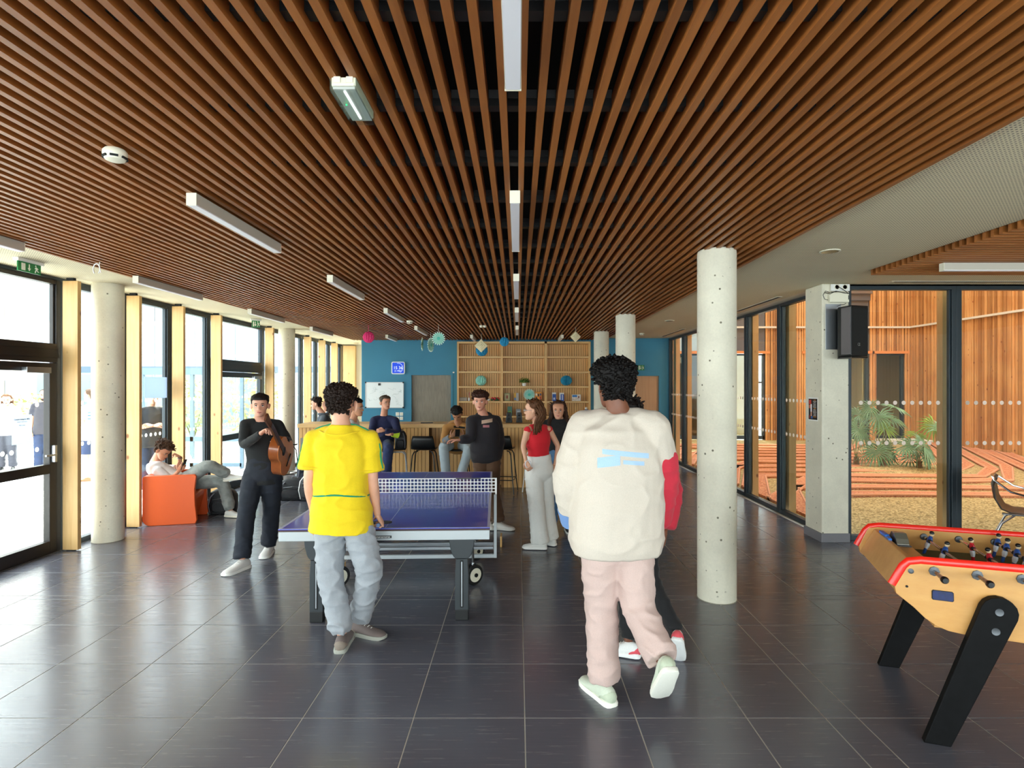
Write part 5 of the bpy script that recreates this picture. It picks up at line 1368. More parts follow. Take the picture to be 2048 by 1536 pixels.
def head_pt(t, ph, infl=0.0, face=True):
    """point of the head surface in head coordinates (x right, y forward, z up from the ear height)"""
    yf, yb, hw = interp(HEADP, t)
    cy = (yf + yb) / 2; hd_ = (yf - yb) / 2
    cs, sn = math.sin(ph), math.cos(ph)      # ph 0 = front, pi/2 = right
    e = .9
    x = math.copysign(abs(cs) ** e, cs) * hw; y = cy + math.copysign(abs(sn) ** e, sn) * hd_
    z = (t * .235) - .105
    if face and sn > 0:
        g = math.exp(-(x / .0105) ** 2)
        ns = 0
        if .30 < t < .54: ns = .026 * min(1, (.54 - t) / .17) * min(1, (t - .30) / .035)
        y += g * ns
        g2 = math.exp(-((abs(x) - .016) / .008) ** 2)
        if .30 < t < .40: y += g2 * .008
        for ex in (-.031, .031): y -= .010 * math.exp(-((x - ex) / .014) ** 2 - ((t - .495) / .055) ** 2)
        y += .005 * math.exp(-(x / .05) ** 2 - ((t - .585) / .03) ** 2)
        y += .005 * math.exp(-(x / .020) ** 2 - ((t - .235) / .022) ** 2) - .004 * math.exp(-(x / .022) ** 2 - ((t - .205) / .010) ** 2) + .004 * math.exp(-(x / .018) ** 2 - ((t - .175) / .018) ** 2)
        y += .005 * math.exp(-(x / .020) ** 2 - ((t - .06) / .05) ** 2)
        x *= 1 + .05 * math.exp(-((t - .40) / .07) ** 2) * (sn > .3)
    if infl:
        n = V((x / .0059, (y + .008) / .0088, (z - .012) / .0140)).normalized()
        return V((x, y, z)) + n * infl
    return V((x, y, z))
def make_head(mb, F, s, nr=34, ns=40, ek=1.0):
    rings = []
    for i in range(nr + 1):
        t = i / nr; t = t * .985 + .006
        rings.append([F @ (head_pt(t, 2 * PI * k / ns) * s) for k in range(ns)])
    mb.loft(rings)
    for sx in (-1, 1):
        M3 = F.to_3x3() @ Matrix.Rotation(sx * .72, 3, 'Z') @ Matrix.Rotation(-.18, 3, 'X')
        mb.ball(F @ V((sx * (.083 + .065 * (ek - 1)) * s, -.014 * s, .002 * s)), (.0085 * s, .019 * s * ek, .031 * s * ek), 12, 9, M3)
        mb.ball(F @ V((sx * (.090 + .075 * (ek - 1)) * s, -.024 * s, .010 * s)), (.005 * s, .014 * s * ek, .020 * s * ek), 10, 7, M3)
def make_hand(mb, w, a, n, right, s, curl=.5, grip=False):
    a = a.normalized(); n = (n - a * n.dot(a)).normalized()
    t = a.cross(n) if right else n.cross(a)
    rings = []
    for d, hw, th in ((-.012, .024, .018), (.01, .027, .017), (.035, .037, .0155), (.065, .041, .0135), (.088, .040, .012), (.096, .036, .008)):
        rings.append([w + a * d * s + t * (math.cos(q) * hw * s) + n * (math.sin(q) * th * s) for q in [2 * PI * i / 16 for i in range(16)]])
    mb.loft(rings)
    for i, (o, L) in enumerate(((.030, .072), (.0105, .080), (-.0095, .074), (-.029, .059))):
        p = w + a * (.085 - .004 * (i == 3)) * s + t * o * s; d = (a + t * (o * 2.2)).normalized(); pts = [p]; ang = 0
        c = curl * (1 + .12 * i)
        for sg, (fr, ca) in enumerate(((.45, .5), (.30, .85), (.25, .6))):
            ang = ca * c * 1.25
            ax = d.cross(n).normalized()
            d = (Matrix.Rotation(ang, 3, ax) @ d).normalized(); n2 = n
            pts.append(pts[-1] + d * L * fr * s)
        mb.tube([pts[0] - a * .012 * s] + pts, [.0088 * s, .0090 * s, .0083 * s, .0076 * s, .0062 * s], 9)
        mb.ball(pts[-1], .0062 * s, 9, 6)
    p = w + a * .022 * s + t * .026 * s
    p1 = p + (a * .55 + t * .75 + n * .25).normalized() * .040 * s; p2 = p1 + (a * .85 + t * .3 + n * (.3 + curl * .5)).normalized() * .032 * s; p3 = p2 + (a * .9 + n * (.3 + curl * .6)).normalized() * .026 * s
    mb.tube([p - a * .01 * s, p, p1, p2, p3], [.013 * s, .014 * s, .0115 * s, .010 * s, .0075 * s], 9); mb.ball(p3, .0075 * s, 9, 6)
BODYP = [(-.02, .09, .075), (0.06, .155, .108), (.14, .168, .115), (.25, .160, .108), (.38, .140, .098), (.50, .143, .100), (.66, .163, .112), (.80, .168, .108), (.88, .140, .088), (.94, .092, .070), (1.0, .060, .060)]
BODYF = [(-.02, .09, .075), (0.06, .160, .110), (.14, .172, .115), (.25, .152, .104), (.40, .118, .088), (.50, .122, .092), (.66, .142, .115), (.80, .145, .100), (.88, .120, .080), (.94, .080, .060), (1.0, .050, .052)]
class Torso:
    def __init__(s, pel, nk, fP, fS, sc, hunch=0):
        U = (nk - pel).normalized(); s.pel, s.nk, s.sc = pel, nk, sc
        dn = U if U.z > .75 else (U * .5 + UP * .5).normalized()
        s.dn = dn; back = -fS
        s.pts = [pel - dn * .10 * sc, pel, pel.lerp(nk, .35) + back * hunch * .5, pel.lerp(nk, .72) + back * hunch, nk]
        s.fP, s.fS = fP.normalized(), fS.normalized()
    def at(s, t):
        P_ = s.pts
        if t < 0: c = P_[0] + s.dn * (t * .62 * s.sc)
        else:
            us = [0, .16, .45, .76, 1.0]
            i = 0
            while i < 3 and t > us[i + 1]: i += 1
            k = (t - us[i]) / (us[i + 1] - us[i])
            p0 = P_[max(i - 1, 0)]; p1 = P_[i]; p2 = P_[i + 1]; p3 = P_[min(i + 2, 4)]
            m1, m2 = (p2 - p0) * .5, (p3 - p1) * .5
            c = p1 * (2 * k ** 3 - 3 * k * k + 1) + m1 * (k ** 3 - 2 * k * k + k) + p2 * (-2 * k ** 3 + 3 * k * k) + m2 * (k ** 3 - k * k)
        f = s.fP.lerp(s.fS, min(max(t, 0), 1)).normalized()
        return c, f
    def ring(s, t, hw, hd, n=26, e=.85, dz=0):
        c, f = s.at(t); c2, _ = s.at(t + .02); u = (c2 - c).normalized()
        r = f.cross(u).normalized(); ff = u.cross(r)
        out = []
        for i in range(n):
            a = 2 * PI * i / n; cs, sn = math.cos(a), math.sin(a)
            out.append(c + r * (math.copysign(abs(cs) ** e, cs) * hw * s.sc) + ff * (math.copysign(abs(sn) ** e, sn) * hd * s.sc) + u * dz)
        return out
    def loft(s, mb, prof, t0, t1, n=26, steps=22):
        rings = [s.ring(t0 + (t1 - t0) * i / steps, *interp(prof, t0 + (t1 - t0) * i / steps), n=n) for i in range(steps + 1)]
        mb.loft(rings)
TOPS = {
 'tee':    dict(prof=[(-.045, .222, .165), (.12, .212, .155), (.35, .190, .135), (.6, .190, .132), (.78, .192, .125), (.87, .168, .102), (.93, .112, .080), (.975, .074, .070), (1.0, .066, .066)], sl=[(0, .070), (.3, .076), (.78, .083)], su=.72, sb=.068),
 'sweat':  dict(prof=[(-.02, .165, .120), (.04, .195, .145), (.2, .205, .150), (.4, .200, .145), (.6, .205, .148), (.78, .205, .135), (.87, .175, .108), (.93, .118, .084), (.975, .078, .074), (1.0, .068, .068)], sl=[(0, .074), (.5, .070), (1, .062), (1.5, .058), (1.85, .054), (1.97, .036)], su=1.96, sb=.074),
 'slim':   dict(prof=[(-.05, .172, .122), (.15, .176, .122), (.35, .156, .110), (.6, .172, .120), (.78, .180, .115), (.87, .155, .095), (.92, .115, .080), (.95, .10, .074)], sl=[(0, .062), (.5, .056), (1, .048), (1.5, .044), (1.92, .033)], su=1.94, sb=.062),
 'vest':   dict(prof=[(.27, .150, .108), (.40, .128, .098), (.5, .130, .100), (.66, .152, .124), (.80, .150, .108), (.87, .128, .088), (.93, .095, .072), (.985, .064, .064), (1.0, .06, .06)], sl=[(0, .047), (.06, .045)], su=.02, sb=.046),
 'jacket': dict(prof=[(.0, .200, .150), (.03, .240, .185), (.12, .254, .198), (.3, .252, .198), (.55, .246, .190), (.75, .236, .170), (.86, .205, .140), (.92, .140, .105), (.97, .095, .090), (1.0, .084, .082)], sl=[(0, .100), (.5, .104), (1, .096), (1.5, .088), (1.85, .080), (1.97, .05)], su=1.96, sb=.098),
}
BOT = {
 'sweat': dict(leg=[(0, .098), (.2, .103), (.6, .100), (1, .088), (1.5, .080), (1.8, .082), (1.9, .074), (1.97, .058)], hip=1.0),
 'slim':  dict(leg=[(0, .098), (.3, .092), (1, .068), (1.5, .060), (1.85, .056), (1.95, .050)], hip=.96),
 'loose': dict(leg=[(0, .105), (.3, .108), (1, .090), (1.5, .084), (1.85, .086), (1.98, .080)], hip=1.0),
 'wide':  dict(leg=[(0, .100), (.3, .108), (1, .098), (1.5, .100), (1.9, .110), (2.03, .112)], hip=.97),
 'short': dict(leg=[(0, .108), (.3, .112), (.9, .105)], hip=1.0, end=.9),
}
HP = [(-.06, .10, .085), (0.02, .165, .118), (.10, .182, .130), (.2, .178, .126), (.32, .160, .114), (.42, .150, .108)]
LEGP = [(0, .088), (.2, .088), (.6, .070), (.95, .054), (1.1, .053), (1.35, .056), (1.75, .038), (2, .034)]
ARMP = [(0, .050), (.3, .046), (.7, .041), (1, .037), (1.25, .038), (1.7, .028), (2, .0245)]
ARMF = [(u, r * .85) for u, r in ARMP]
mats = {}
def cm(col, kind='cloth', **k):
    key = (col, kind)
    if key not in mats:
        if kind == 'skin':
            m = pm('skin_' + col, col, .5, var=.06, vs=18); m.node_tree.nodes['Principled BSDF'].inputs['Subsurface Weight'].default_value = .08; m.node_tree.nodes['Principled BSDF'].inputs['Subsurface Radius'].default_value = (.02, .008, .004)
        elif kind == 'hair': m = pm('hair_' + col, col, .6, var=.35, vs=90, spec=.2)
        elif kind == 'denim': m = pm('denim_' + col, col, .85, var=.22, vs=14, bmp=.15)
        else: m = pm('cloth_' + col, col, .85, var=.05, vs=200, bmp=.08, sheen=.1)
        mats[key] = m
    return mats[key]
def shoe(root, ank, toe, s, col, sole, accent=None, name='shoe', lab=None):
    t = toe.normalized(); fl_ = V((t.x, t.y, 0)).normalized() if abs(t.z) < .999 else V((0, 1, 0))
    r = fl_.cross(UP).normalized(); u = r.cross(t).normalized()
    def Q(x, y, z): return ank + r * x * s + t * y * s + u * (z - .092) * s
    secs = [(-.082, .012, .060), (-.076, .028, .078), (-.055, .037, .094), (-.02, .040, .104), (.02, .041, .098), (.06, .044, .078), (.10, .048, .064), (.14, .048, .056), (.175, .042, .050), (.198, .030, .042), (.208, .012, .034)]
    mb = MB(); rings = []
    for y, hw, zt in secs:
        ring = []
        for i in range(16):
            a = 2 * PI * i / 16; cs, sn = math.cos(a), math.sin(a)
            zc, zh = (zt + .014) / 2, (zt - .014) / 2
            k = 1 - .28 * max(0, sn)
            ring.append(Q(math.copysign(abs(cs) ** .7, cs) * hw * k, y, zc + math.copysign(abs(sn) ** .8, sn) * zh))
        rings.append(ring)
    mb.loft(rings); o = mb.build(name, cm(col, 'shoe'), root, smooth=True, ang=180)
    mb = MB(); rings = []
    for z, g in ((0, -.002), (.004, .004), (.022, .005), (.028, .001)):
        L = [(x * 1, y) for y, x, _ in secs]; out = [(hw + g, y + (g if y > .1 else -g)) for y, hw, _ in secs]
        poly = [Q(x, y, z + (.006 if y > .18 and z < .01 else 0)) for x, y in out] + [Q(-x, y, z + (.006 if y > .18 and z < .01 else 0)) for x, y in out[::-1]]
        rings.append(poly)
    mb.loft(rings); mb.build('sole', cm(sole, 'shoe'), o, smooth=True, ang=50)
    if accent:
        mb = MB(); rings = []
        for y, hw, zt in [(-.084, .014, .062), (-.077, .030, .080), (-.055, .039, .086), (-.03, .041, .070), (-.01, .042, .045)]:
            ring = []
            for i in range(12):
                a = 2 * PI * i / 12; cs, sn = math.cos(a), math.sin(a); zc, zh = (zt + .02) / 2, (zt - .02) / 2
                ring.append(Q(math.copysign(abs(cs) ** .7, cs) * hw * (1 - .22 * max(0, sn)), y, zc + sn * zh))
            rings.append(ring)
        mb.loft(rings); mb.build('heel_patch', cm(accent, 'shoe'), o, smooth=True, ang=180)
    la = MB()
    for k in range(4):
        y = .03 + k * .022; z = .094 - k * .010
        la.tube([Q(-.020, y, z - .008), Q(0, y + .004, z + .003), Q(.020, y, z - .008)], .0028 * s, 6)
    la.build('laces', cm('d9d6cf', 'shoe'), o, smooth=True)
    return o
def hair(root, F, s, col, front=.80, side=.52, back=.16, top=.028, sd=.012, amp=.006, fr=45, tufts=60, tl=.025, fringe=0, seed=1, long=None, name='hair'):
    m = cm(col, 'hair'); rn = random.Random(seed); mb = MB(); ns, nr = 56, 40; rings = []
    def hl(ph):
        c = math.cos(ph)
        if c > .25: return front - fringe * (1 - abs(math.sin(ph))) if c > .6 else front + (side + .08 - front) * (.6 - c) / .35 * .6
        if c > -.25: return side + (front - side) * .35 * max(0, c / .25)
        return back + (side - back) * max(0, 1 - (-c - .25) / .35)
    def th(t, ph):
        h = hl(ph); k = min(1, max(0, (t - h) / .11)); k = k * k * (3 - 2 * k)
        g = min(1, max(0, (t - .55) / .3)); return k, sd + (top - sd) * g
    for i in range(nr + 1):
        t = .02 + .975 * i / nr; ring = []
        for q in range(ns):
            ph = 2 * PI * q / ns; k, thk = th(t, ph)
            p = head_pt(t, ph, 0, False); nn_ = noise.noise(V((p.x, p.y, p.z)) * fr + V((seed, 0, 0)))
            ring.append(F @ (head_pt(t, ph, -.010 * (1 - k) + k * (thk + amp * nn_ * 2), False) * s))
        rings.append(ring)
    mb.loft(rings)
    for i in range(tufts):
        for _ in range(20):
            t = rn.uniform(.22, .99); ph = rn.uniform(0, 2 * PI); k, thk = th(t, ph)
            if k > .5: break
        else: continue
        p = head_pt(t, ph, thk * .75, False); q2 = head_pt(t, ph, thk + tl, False); d = q2 - p
        sd_ = V((rn.gauss(0, 1), rn.gauss(0, 1), rn.gauss(0, 1))).normalized() * tl * .8
        pts = [p, p + d * .6 + sd_ * .4, p + d * .75 + sd_ * 1.1, p + d * .45 + sd_ * 1.5]
        mb.tube([F @ (x * s) for x in pts], [.009 * s, .008 * s, .0055 * s, .002 * s], 6)
    if long:
        n, L, spread, wave, rr = long[:5]; arc = long[5] if len(long) > 5 else 1.25
        for i in range(n):
            a = PI + rn.uniform(-arc, arc); t0 = rn.uniform(.35, .95); p = head_pt(t0, a, .012, False)
            side_ = math.sin(a); pts = []; pz = p.z; tot = rn.uniform(.75, 1.0) * L; k = 9
            for j in range(k + 1):
                f = j / k; zz = pz - (pz + .06 + tot) * f
                bx = p.x * (1 + .25 * f) + side_ * spread * math.sin(f * PI * .6); by = p.y - .035 * math.sin(min(1, f * 1.6) * PI) + (.03 if f > .4 else 0) * f
                pts.append(F @ (V((bx + wave * math.sin(f * 13 + i), by + wave * .6 * math.cos(f * 11 + i * 2), zz)) * s))
            mb.tube(pts, [.010 * s * rr * (1 - .6 * (j / k) ** 3) for j in range(k + 1)], 6)
    return mb.build(name, m, root, smooth=True, ang=180, fix=False)
def face(root, F, s, haircol, near=True, lip='b5685c', brow=True):
    for sx in (-1, 1):
        c = F @ V((sx * .031 * s, .0668 * s, .0125 * s))
        e = MB().ball(c, .0108 * s, 14, 10).build('eye', cm('f0ece6', 'shoe'), root, smooth=True, ang=180)
        MB().ball(F @ V((sx * .031 * s, .0742 * s, .0120 * s)), (.0058 * s, .0042 * s, .0058 * s), 10, 8, F.to_3x3()).build('iris', cm('2a1c14', 'shoe'), e, smooth=True, ang=180)
        mb = MB(); mb.tube([F @ (V((sx * .046, .069, .012)) * s), F @ (V((sx * .038, .0765, .0190)) * s), F @ (V((sx * .028, .0785, .0200)) * s), F @ (V((sx * .018, .075, .0145)) * s)], [.002 * s, .0032 * s, .0034 * s, .002 * s], 6)
        mb.build('eyelid', cm(haircol, 'hair'), root, smooth=True)
        if brow:
            mb = MB(); mb.tube([F @ (V((sx * .050, .074, .030)) * s), F @ (V((sx * .036, .0880, .0375)) * s), F @ (V((sx * .018, .0915, .0335)) * s)], [.002 * s, .0042 * s, .0035 * s], 6)
            mb.build('eyebrow', cm(haircol, 'hair'), root, smooth=True)
    mb = MB(); mb.tube([F @ (V((-.023, .0850, -.0535)) * s), F @ (V((-.010, .0935, -.0510)) * s), F @ (V((0, .0950, -.0520)) * s), F @ (V((.010, .0935, -.0510)) * s), F @ (V((.023, .0850, -.0535)) * s)], [.0015 * s, .0042 * s, .0040 * s, .0042 * s, .0015 * s], 7)
    mb.tube([F @ (V((-.020, .0850, -.0560)) * s), F @ (V((0, .0935, -.0605)) * s), F @ (V((.020, .0850, -.0560)) * s)], [.0015 * s, .0050 * s, .0015 * s], 7)
    mb.build('lips', cm(lip, 'skin'), root, smooth=True)
def frame(c, f, up=UP):
    f = f.normalized(); r = f.cross(up).normalized(); u = r.cross(f)
    return Matrix.Translation(c) @ Matrix((r, f, u)).transposed().to_4x4()
def person(lab, J, s, fS, fP, fH, skin, top, topc, bot, botc, shoes, hairk, voxel=.010, female=False, hunch=0, hand=None, facek=None, seed=1, wr=.006, tucked=False, denim=False, sleeves=None, botwr=None, ears=1.0):
    """J: world joints hd nk pel sL sR eL eR wL wR kL kR aL aR tL tR (toe directions)"""
    fS, fP, fH = V(fS), V(fP).normalized(), V(fH)
    bx = (J['aL'] + J['aR']) / 2
    root = thing('person', lab, 'person', (J['pel'].x, J['pel'].y, 0))
    T = Torso(J['pel'], J['nk'], fP, V((fS[0], fS[1], 0)), s, hunch)
    rp = fP.cross(UP).normalized(); hw = (.088 if not female else .085) * s
    hL, hR = J['pel'] - rp * hw, J['pel'] + rp * hw
    F = frame(J['hd'], fH)
    bp = BODYF if female else BODYP; ap = ARMF if female else ARMP
    mb = MB(); T.loft(mb, bp, -.0, 1.0)
    armL, armR = (J['sL'], J['eL'], J['wL']), (J['sR'], J['eR'], J['wR'])
    legL, legR = (hL, J['kL'], J['aL']), (hR, J['kR'], J['aR'])
    for A in (armL, armR):
        limb(mb, A, ap, s, 0, 2.0, 12); mb.tube([J['nk'] - (J['nk'] - J['pel']).normalized() * .05 * s, A[0]], [.045 * s, .045 * s], 12)
    for A in (legL, legR): limb(mb, A, LEGP, s, 0, 2.0, 14)
    base_ = F @ V((0, -.018 * s, -.055 * s))
    nr_ = .058 if not female else .045
    mb.tube([J['nk'] - (J['nk'] - J['pel']).normalized() * .05 * s, J['nk'], (J['nk'] + base_) / 2, base_, F @ V((0, -.01 * s, 0))], [nr_ * 1.35 * s, nr_ * 1.12 * s, nr_ * s, nr_ * s, nr_ * .9 * s], 18)
    ex = MB(); make_head(ex, F, s, ek=ears)
    hh = hand or {}
    for side in 'LR':
        w = J['w' + side]; e = J['e' + side]; cfg = hh.get(side, {})
        a = V(cfg['a']) if 'a' in cfg else (w - e)
        n = V(cfg['n']) if 'n' in cfg else ((J['pel'] - w) * 1.0 + fS * .0)
        make_hand(ex, w, a, n, side == 'R', s * (.92 if female else 1), cfg.get('curl', .55))
    bake(mb, 'body', cm(skin, 'skin'), root, voxel, 3, extra=ex)
    # trousers
    B = BOT[bot]; mb = MB(); hp = [(t, a * B['hip'], b * B['hip']) for t, a, b in HP]
    T.loft(mb, hp, -.06, .42)
    for A in (legL, legR): limb(mb, A, B['leg'], s, 0, B.get('end', B['leg'][-1][0]), 18)
    folds = []
    for A in (legL, legR): folds += [(A[2] + (A[1] - A[2]).normalized() * .06, .16, .010), (A[1], .14, .004)]
    tr = bake(mb, 'trousers' if bot != 'short' else 'shorts', cm(botc, 'denim' if denim else 'cloth'), root, voxel, 2, wr=botwr or wr, wf=(7, 7, 13), seed=seed + 5, folds=folds)
    # top
    K = TOPS[top]; mb = MB(); T.loft(mb, K['prof'], K['prof'][0][0], K['prof'][-1][0], 30, 30)
    d = (J['nk'] - J['pel']).normalized()
    sls = {}
    for side, A in (('L', armL), ('R', armR)):
        tgt = mb
        if sleeves and side in sleeves: tgt = sls[side] = MB()
        u1_ = sleeves[side][1] if tgt is not mb else K['su']
        if tgt is not mb:
            limb(mb, A, K['sl'], s, 0, u1_, 16)
            limb(tgt, A, [(u, r + .004) for u, r in K['sl']], s, u1_ - .02, K['su'], 16)
        else: limb(tgt, A, K['sl'], s, 0, u1_, 16)
        if top != 'vest':
            mb.tube([J['nk'] - d * .055 * s, J['nk'].lerp(A[0], .5) - d * .012 * s, A[0]], [K['sb'] * .78 * s, K['sb'] * .85 * s, K['sb'] * .98 * s], 14)
        else:
            mb.tube([J['nk'] - d * .05 * s, J['nk'].lerp(A[0], .75)], [.044 * s, .046 * s], 12)
    tp_ = bake(mb, {'tee': 'tshirt', 'sweat': 'sweatshirt', 'slim': 'long_sleeve_top', 'vest': 'sleeveless_top', 'jacket': 'jacket'}[top], cm(topc), root, voxel, 2, wr=wr, wf=(6, 6, 9), seed=seed)
    for side, m_ in sls.items():
        bake(m_, 'sleeve', cm(sleeves[side][0]), root, voxel, 2, wr=wr, wf=(6, 6, 12), seed=seed + 9)
    for side in 'LR':
        shoe(root, J['a' + side], V(J['t' + side]), s * shoes.get('k', 1), shoes['c'], shoes['s'], shoes.get('a'))
    if hairk is not None: hair(root, F, s, seed=seed, **hairk)
    if facek is not None: face(root, F, s, (hairk or {}).get('col', '2a1c14'), **facek)
    return root, F, T, tp_, tr
def glasses(root, F, s, col='c8ccd0'):
    mb = MB()
    for sx in (-1, 1):
        mb.tube([F @ (V((sx * .032 + .021 * math.cos(a), .098, .010 + .018 * math.sin(a))) * s) for a in [2 * PI * i / 14 for i in range(14)]], .0018 * s, 6, closed=True)
        mb.tube([F @ (V((sx * .053, .096, .014)) * s), F @ (V((sx * .078, .06, .014)) * s), F @ (V((sx * .084, -.005, .012)) * s)], .0018 * s, 6)
    mb.tube([F @ (V((-.011, .099, .012)) * s), F @ (V((.011, .099, .012)) * s)], .0018 * s, 6)
    return mb.build('glasses', pm('glasses_frame_' + col, col, .3, .6), root, smooth=True)
def surface(o):
    M = wm(o); bm = bmesh.new(); bm.from_mesh(o.data); bm.transform(M); t = BVHTree.FromBMesh(bm); bm.free(); return t
def stripe(root, o, rays, w_, m, name='stripe', flat=.25):
    bv = surface(o); pts = []
    for org, d in rays:
        h = bv.ray_cast(V(org), V(d).normalized())
        if h[0] is not None: pts.append(h[0] + h[1] * .001)
    if len(pts) < 2: return
    for _ in range(2): pts = [pts[0]] + [(pts[i - 1] + pts[i] * 2 + pts[i + 1]) / 4 for i in range(1, len(pts) - 1)] + [pts[-1]]
    return MB().tube(pts, w_, 8).build(name, m, root, smooth=True)
def stand(px, D, s, f, hd=None, arms='down', z0=0):
    f = V(f).normalized(); r = f.cross(UP); X = (px - CX) / FX * D; b = V((X, D, z0))
    J = dict(pel=b + UP * .94 * s, nk=b + UP * 1.515 * s - f * .02, hd=b + UP * 1.655 * s + f * .015)
    for sd, k in (('L', -1), ('R', 1)):
        J['s' + sd] = b + r * k * .185 * s + UP * 1.425 * s
        J['e' + sd] = b + r * k * .235 * s + UP * 1.15 * s - f * .03; J['w' + sd] = b + r * k * .225 * s + UP * .90 * s + f * .06
        J['k' + sd] = b + r * k * .10 * s + UP * .50 * s + f * .02; J['a' + sd] = b + r * k * .11 * s + UP * .09 * s; J['t' + sd] = f + r * k * .25
    if arms == 'crossed':
        for sd, k in (('L', -1), ('R', 1)):
            J['e' + sd] = b + r * k * .22 * s + UP * 1.16 * s + f * .06; J['w' + sd] = b + r * k * -.02 + UP * 1.20 * s + f * .24
    if arms == 'front':
        for sd, k in (('L', -1), ('R', 1)):
            J['e' + sd] = b + r * k * .22 * s + UP * 1.14 * s + f * .02; J['w' + sd] = b + r * k * .08 + UP * 1.06 * s + f * .24
    return J
SHW = dict(c='e6e4de', s='f0eee6')

# --- 1 boy in yellow football shirt, seen from behind
J = dict(hd=P(683, 813, 3.93), nk=P(682, 848, 3.90), pel=P(683, 1022, 3.93), sL=P(629, 878, 3.92), sR=P(740, 880, 3.92), eL=P(617, 964, 3.88), wL=P(630, 1040, 3.99), eR=P(746, 966, 3.93), wR=P(755, 1030, 4.02),
         kL=P(662, 1158, 3.92), aL=P(684, 1270, 3.90), kR=P(741, 1145, 3.93), aR=P(719, 1241, 4.12), tL=(-.10, 1, 0), tR=(.93, -.36, 0))
J['aL'].z = .092; J['aR'].z = .092
y, F, T, tee, tr = person('person in a yellow football shirt and grey joggers, seen from behind, leaning at the table', J, 1.0, (.03, 1, 0), (.08, 1, 0), (.03, 1, -.10), 'dda68a', 'tee', 'e6c60c', 'sweat', '9da1a7',
    dict(c='6a5d59', s='9a9a90', a='85786c', k=1.05), dict(col='21150f', front=.78, side=.66, back=.19, top=.030, sd=.013, amp=.010, fr=60, tufts=420, tl=.012), voxel=.0085, seed=2, wr=.010, botwr=.013, ears=1.28,
    hand={'R': dict(a=(.25, .55, -.75), n=(-.5, .2, -.6), curl=1.35), 'L': dict(a=(.0, .2, -1), curl=.6)})
M_GRN = cm('1d8a5e')
for sx, sh_, el in ((-1, J['sL'], J['eL']), (1, J['sR'], J['eR'])):
    rays = []
    for i in range(14):
        f = i / 13
        if f < .5: c = J['nk'].lerp(sh_, .35 + f * 1.3); d = V((-sx * .25 * f, .25, -1))
        else: c = sh_.lerp(el, (f - .5) * 1.35); d = V((-sx, .35, -.25 + (f - .5) * .3))
        rays.append((c - d.normalized() * .3, d))
    stripe(y, tee, rays, .0065, M_GRN)
    c = sh_.lerp(el, .70); ax = (el - sh_).normalized(); q1 = ax.cross(V((0, 1, 0))).normalized(); q2 = ax.cross(q1)
    stripe(y, tee, [(c + (q1 * math.cos(a) + q2 * math.sin(a)) * .3 - ax * .012, -(q1 * math.cos(a) + q2 * math.sin(a))) for a in [2 * PI * i / 24 for i in range(25)]], .003, cm('e0c010'), 'sleeve_hem')
rays = [((.0 + J['pel'].x + math.sin(a) * .6, J['pel'].y - math.cos(a) * .6, 1.055 + .012 * math.cos(a * 2)), (-math.sin(a), math.cos(a), 0)) for a in [-1.75 + 3.5 * i / 20 for i in range(21)]]
stripe(y, tee, rays, .0065, M_GRN)
rays = [((J['nk'].x + math.sin(a) * .5, J['nk'].y - math.cos(a) * .5, J['nk'].z + .045 - .012 * math.cos(a)), (-math.sin(a), math.cos(a), -.25)) for a in [-PI + 2 * PI * i / 24 for i in range(25)]]
stripe(y, tee, rays, .006, cm('e6c60c'), 'collar')
hdp = P(758, 1049, 4.03)
pd = thing('table_tennis_bat', 'table tennis bat with a blue handle in the hand of the person in yellow', 'bat', hdp)
a = V((-.10, .95, -.12)).normalized()
MB().cyl(hdp - a * .055, hdp + a * .05, .0135, 14).build('handle', pm('bat_blue', '1b4d86', .4), pd, smooth=True)
mb = MB(); b_ = a.cross(UP).normalized(); n_ = b_.cross(a)
mb.prism([(.15 + .10 - .085 * math.cos(t) - .10, .076 * math.sin(t)) for t in [2 * PI * i / 24 for i in range(24)]], lambda u, v, w_: hdp + a * (u - .02) + b_ * v + n_ * w_, -.005, .005)
mb.build('blade', pm('bat_black_rubber', '17181a', .6), pd)

# --- 2 person in cream jacket striding away
J = dict(hd=P(1226, 776, 3.3), nk=P(1238, 826, 3.28), pel=P(1232, 1068, 3.3), sL=P(1172, 856, 3.32), sR=P(1303, 858, 3.26), eL=P(1138, 962, 3.30), wL=P(1152, 1045, 3.42), eR=P(1322, 962, 3.34), wR=P(1312, 1052, 3.46),
         kL=P(1203, 1222, 3.32), aL=P(1208, 1368, 3.26), kR=P(1276, 1215, 3.22), aR=P(1326, 1322, 2.98), tL=(-.42, .9, 0), tR=(-.05, .62, -.78))
J['aL'].z = .095
p2, F, T, jk, tr = person('person in a loose cream jacket and pale pink trousers striding away from the camera', J, 1.08, (-.12, 1, 0), (-.12, 1, 0), (-.35, 1, -.05), '7a4a34', 'jacket', 'd0c4b6', 'loose', 'c9aea6',
    dict(c='c9d0bd', s='ebe9dd', a='b9c2ab', k=1.0), dict(col='0c0807', front=.76, side=.45, back=.14, top=.042, sd=.026, amp=.010, fr=70, tufts=500, tl=.010), voxel=.010, seed=4, wr=.009, sleeves={'R': ('c8283c', .55)},
    hand={'L': dict(curl=.9), 'R': dict(curl=.9)}, facek={})
wl = MB().tube([J['eL'].lerp(J['wL'], .62), J['eL'].lerp(J['wL'], .95)], [.097, .090], 16).build('cuff', cm('6f93c8'), p2, smooth=True)
bv = surface(jk)
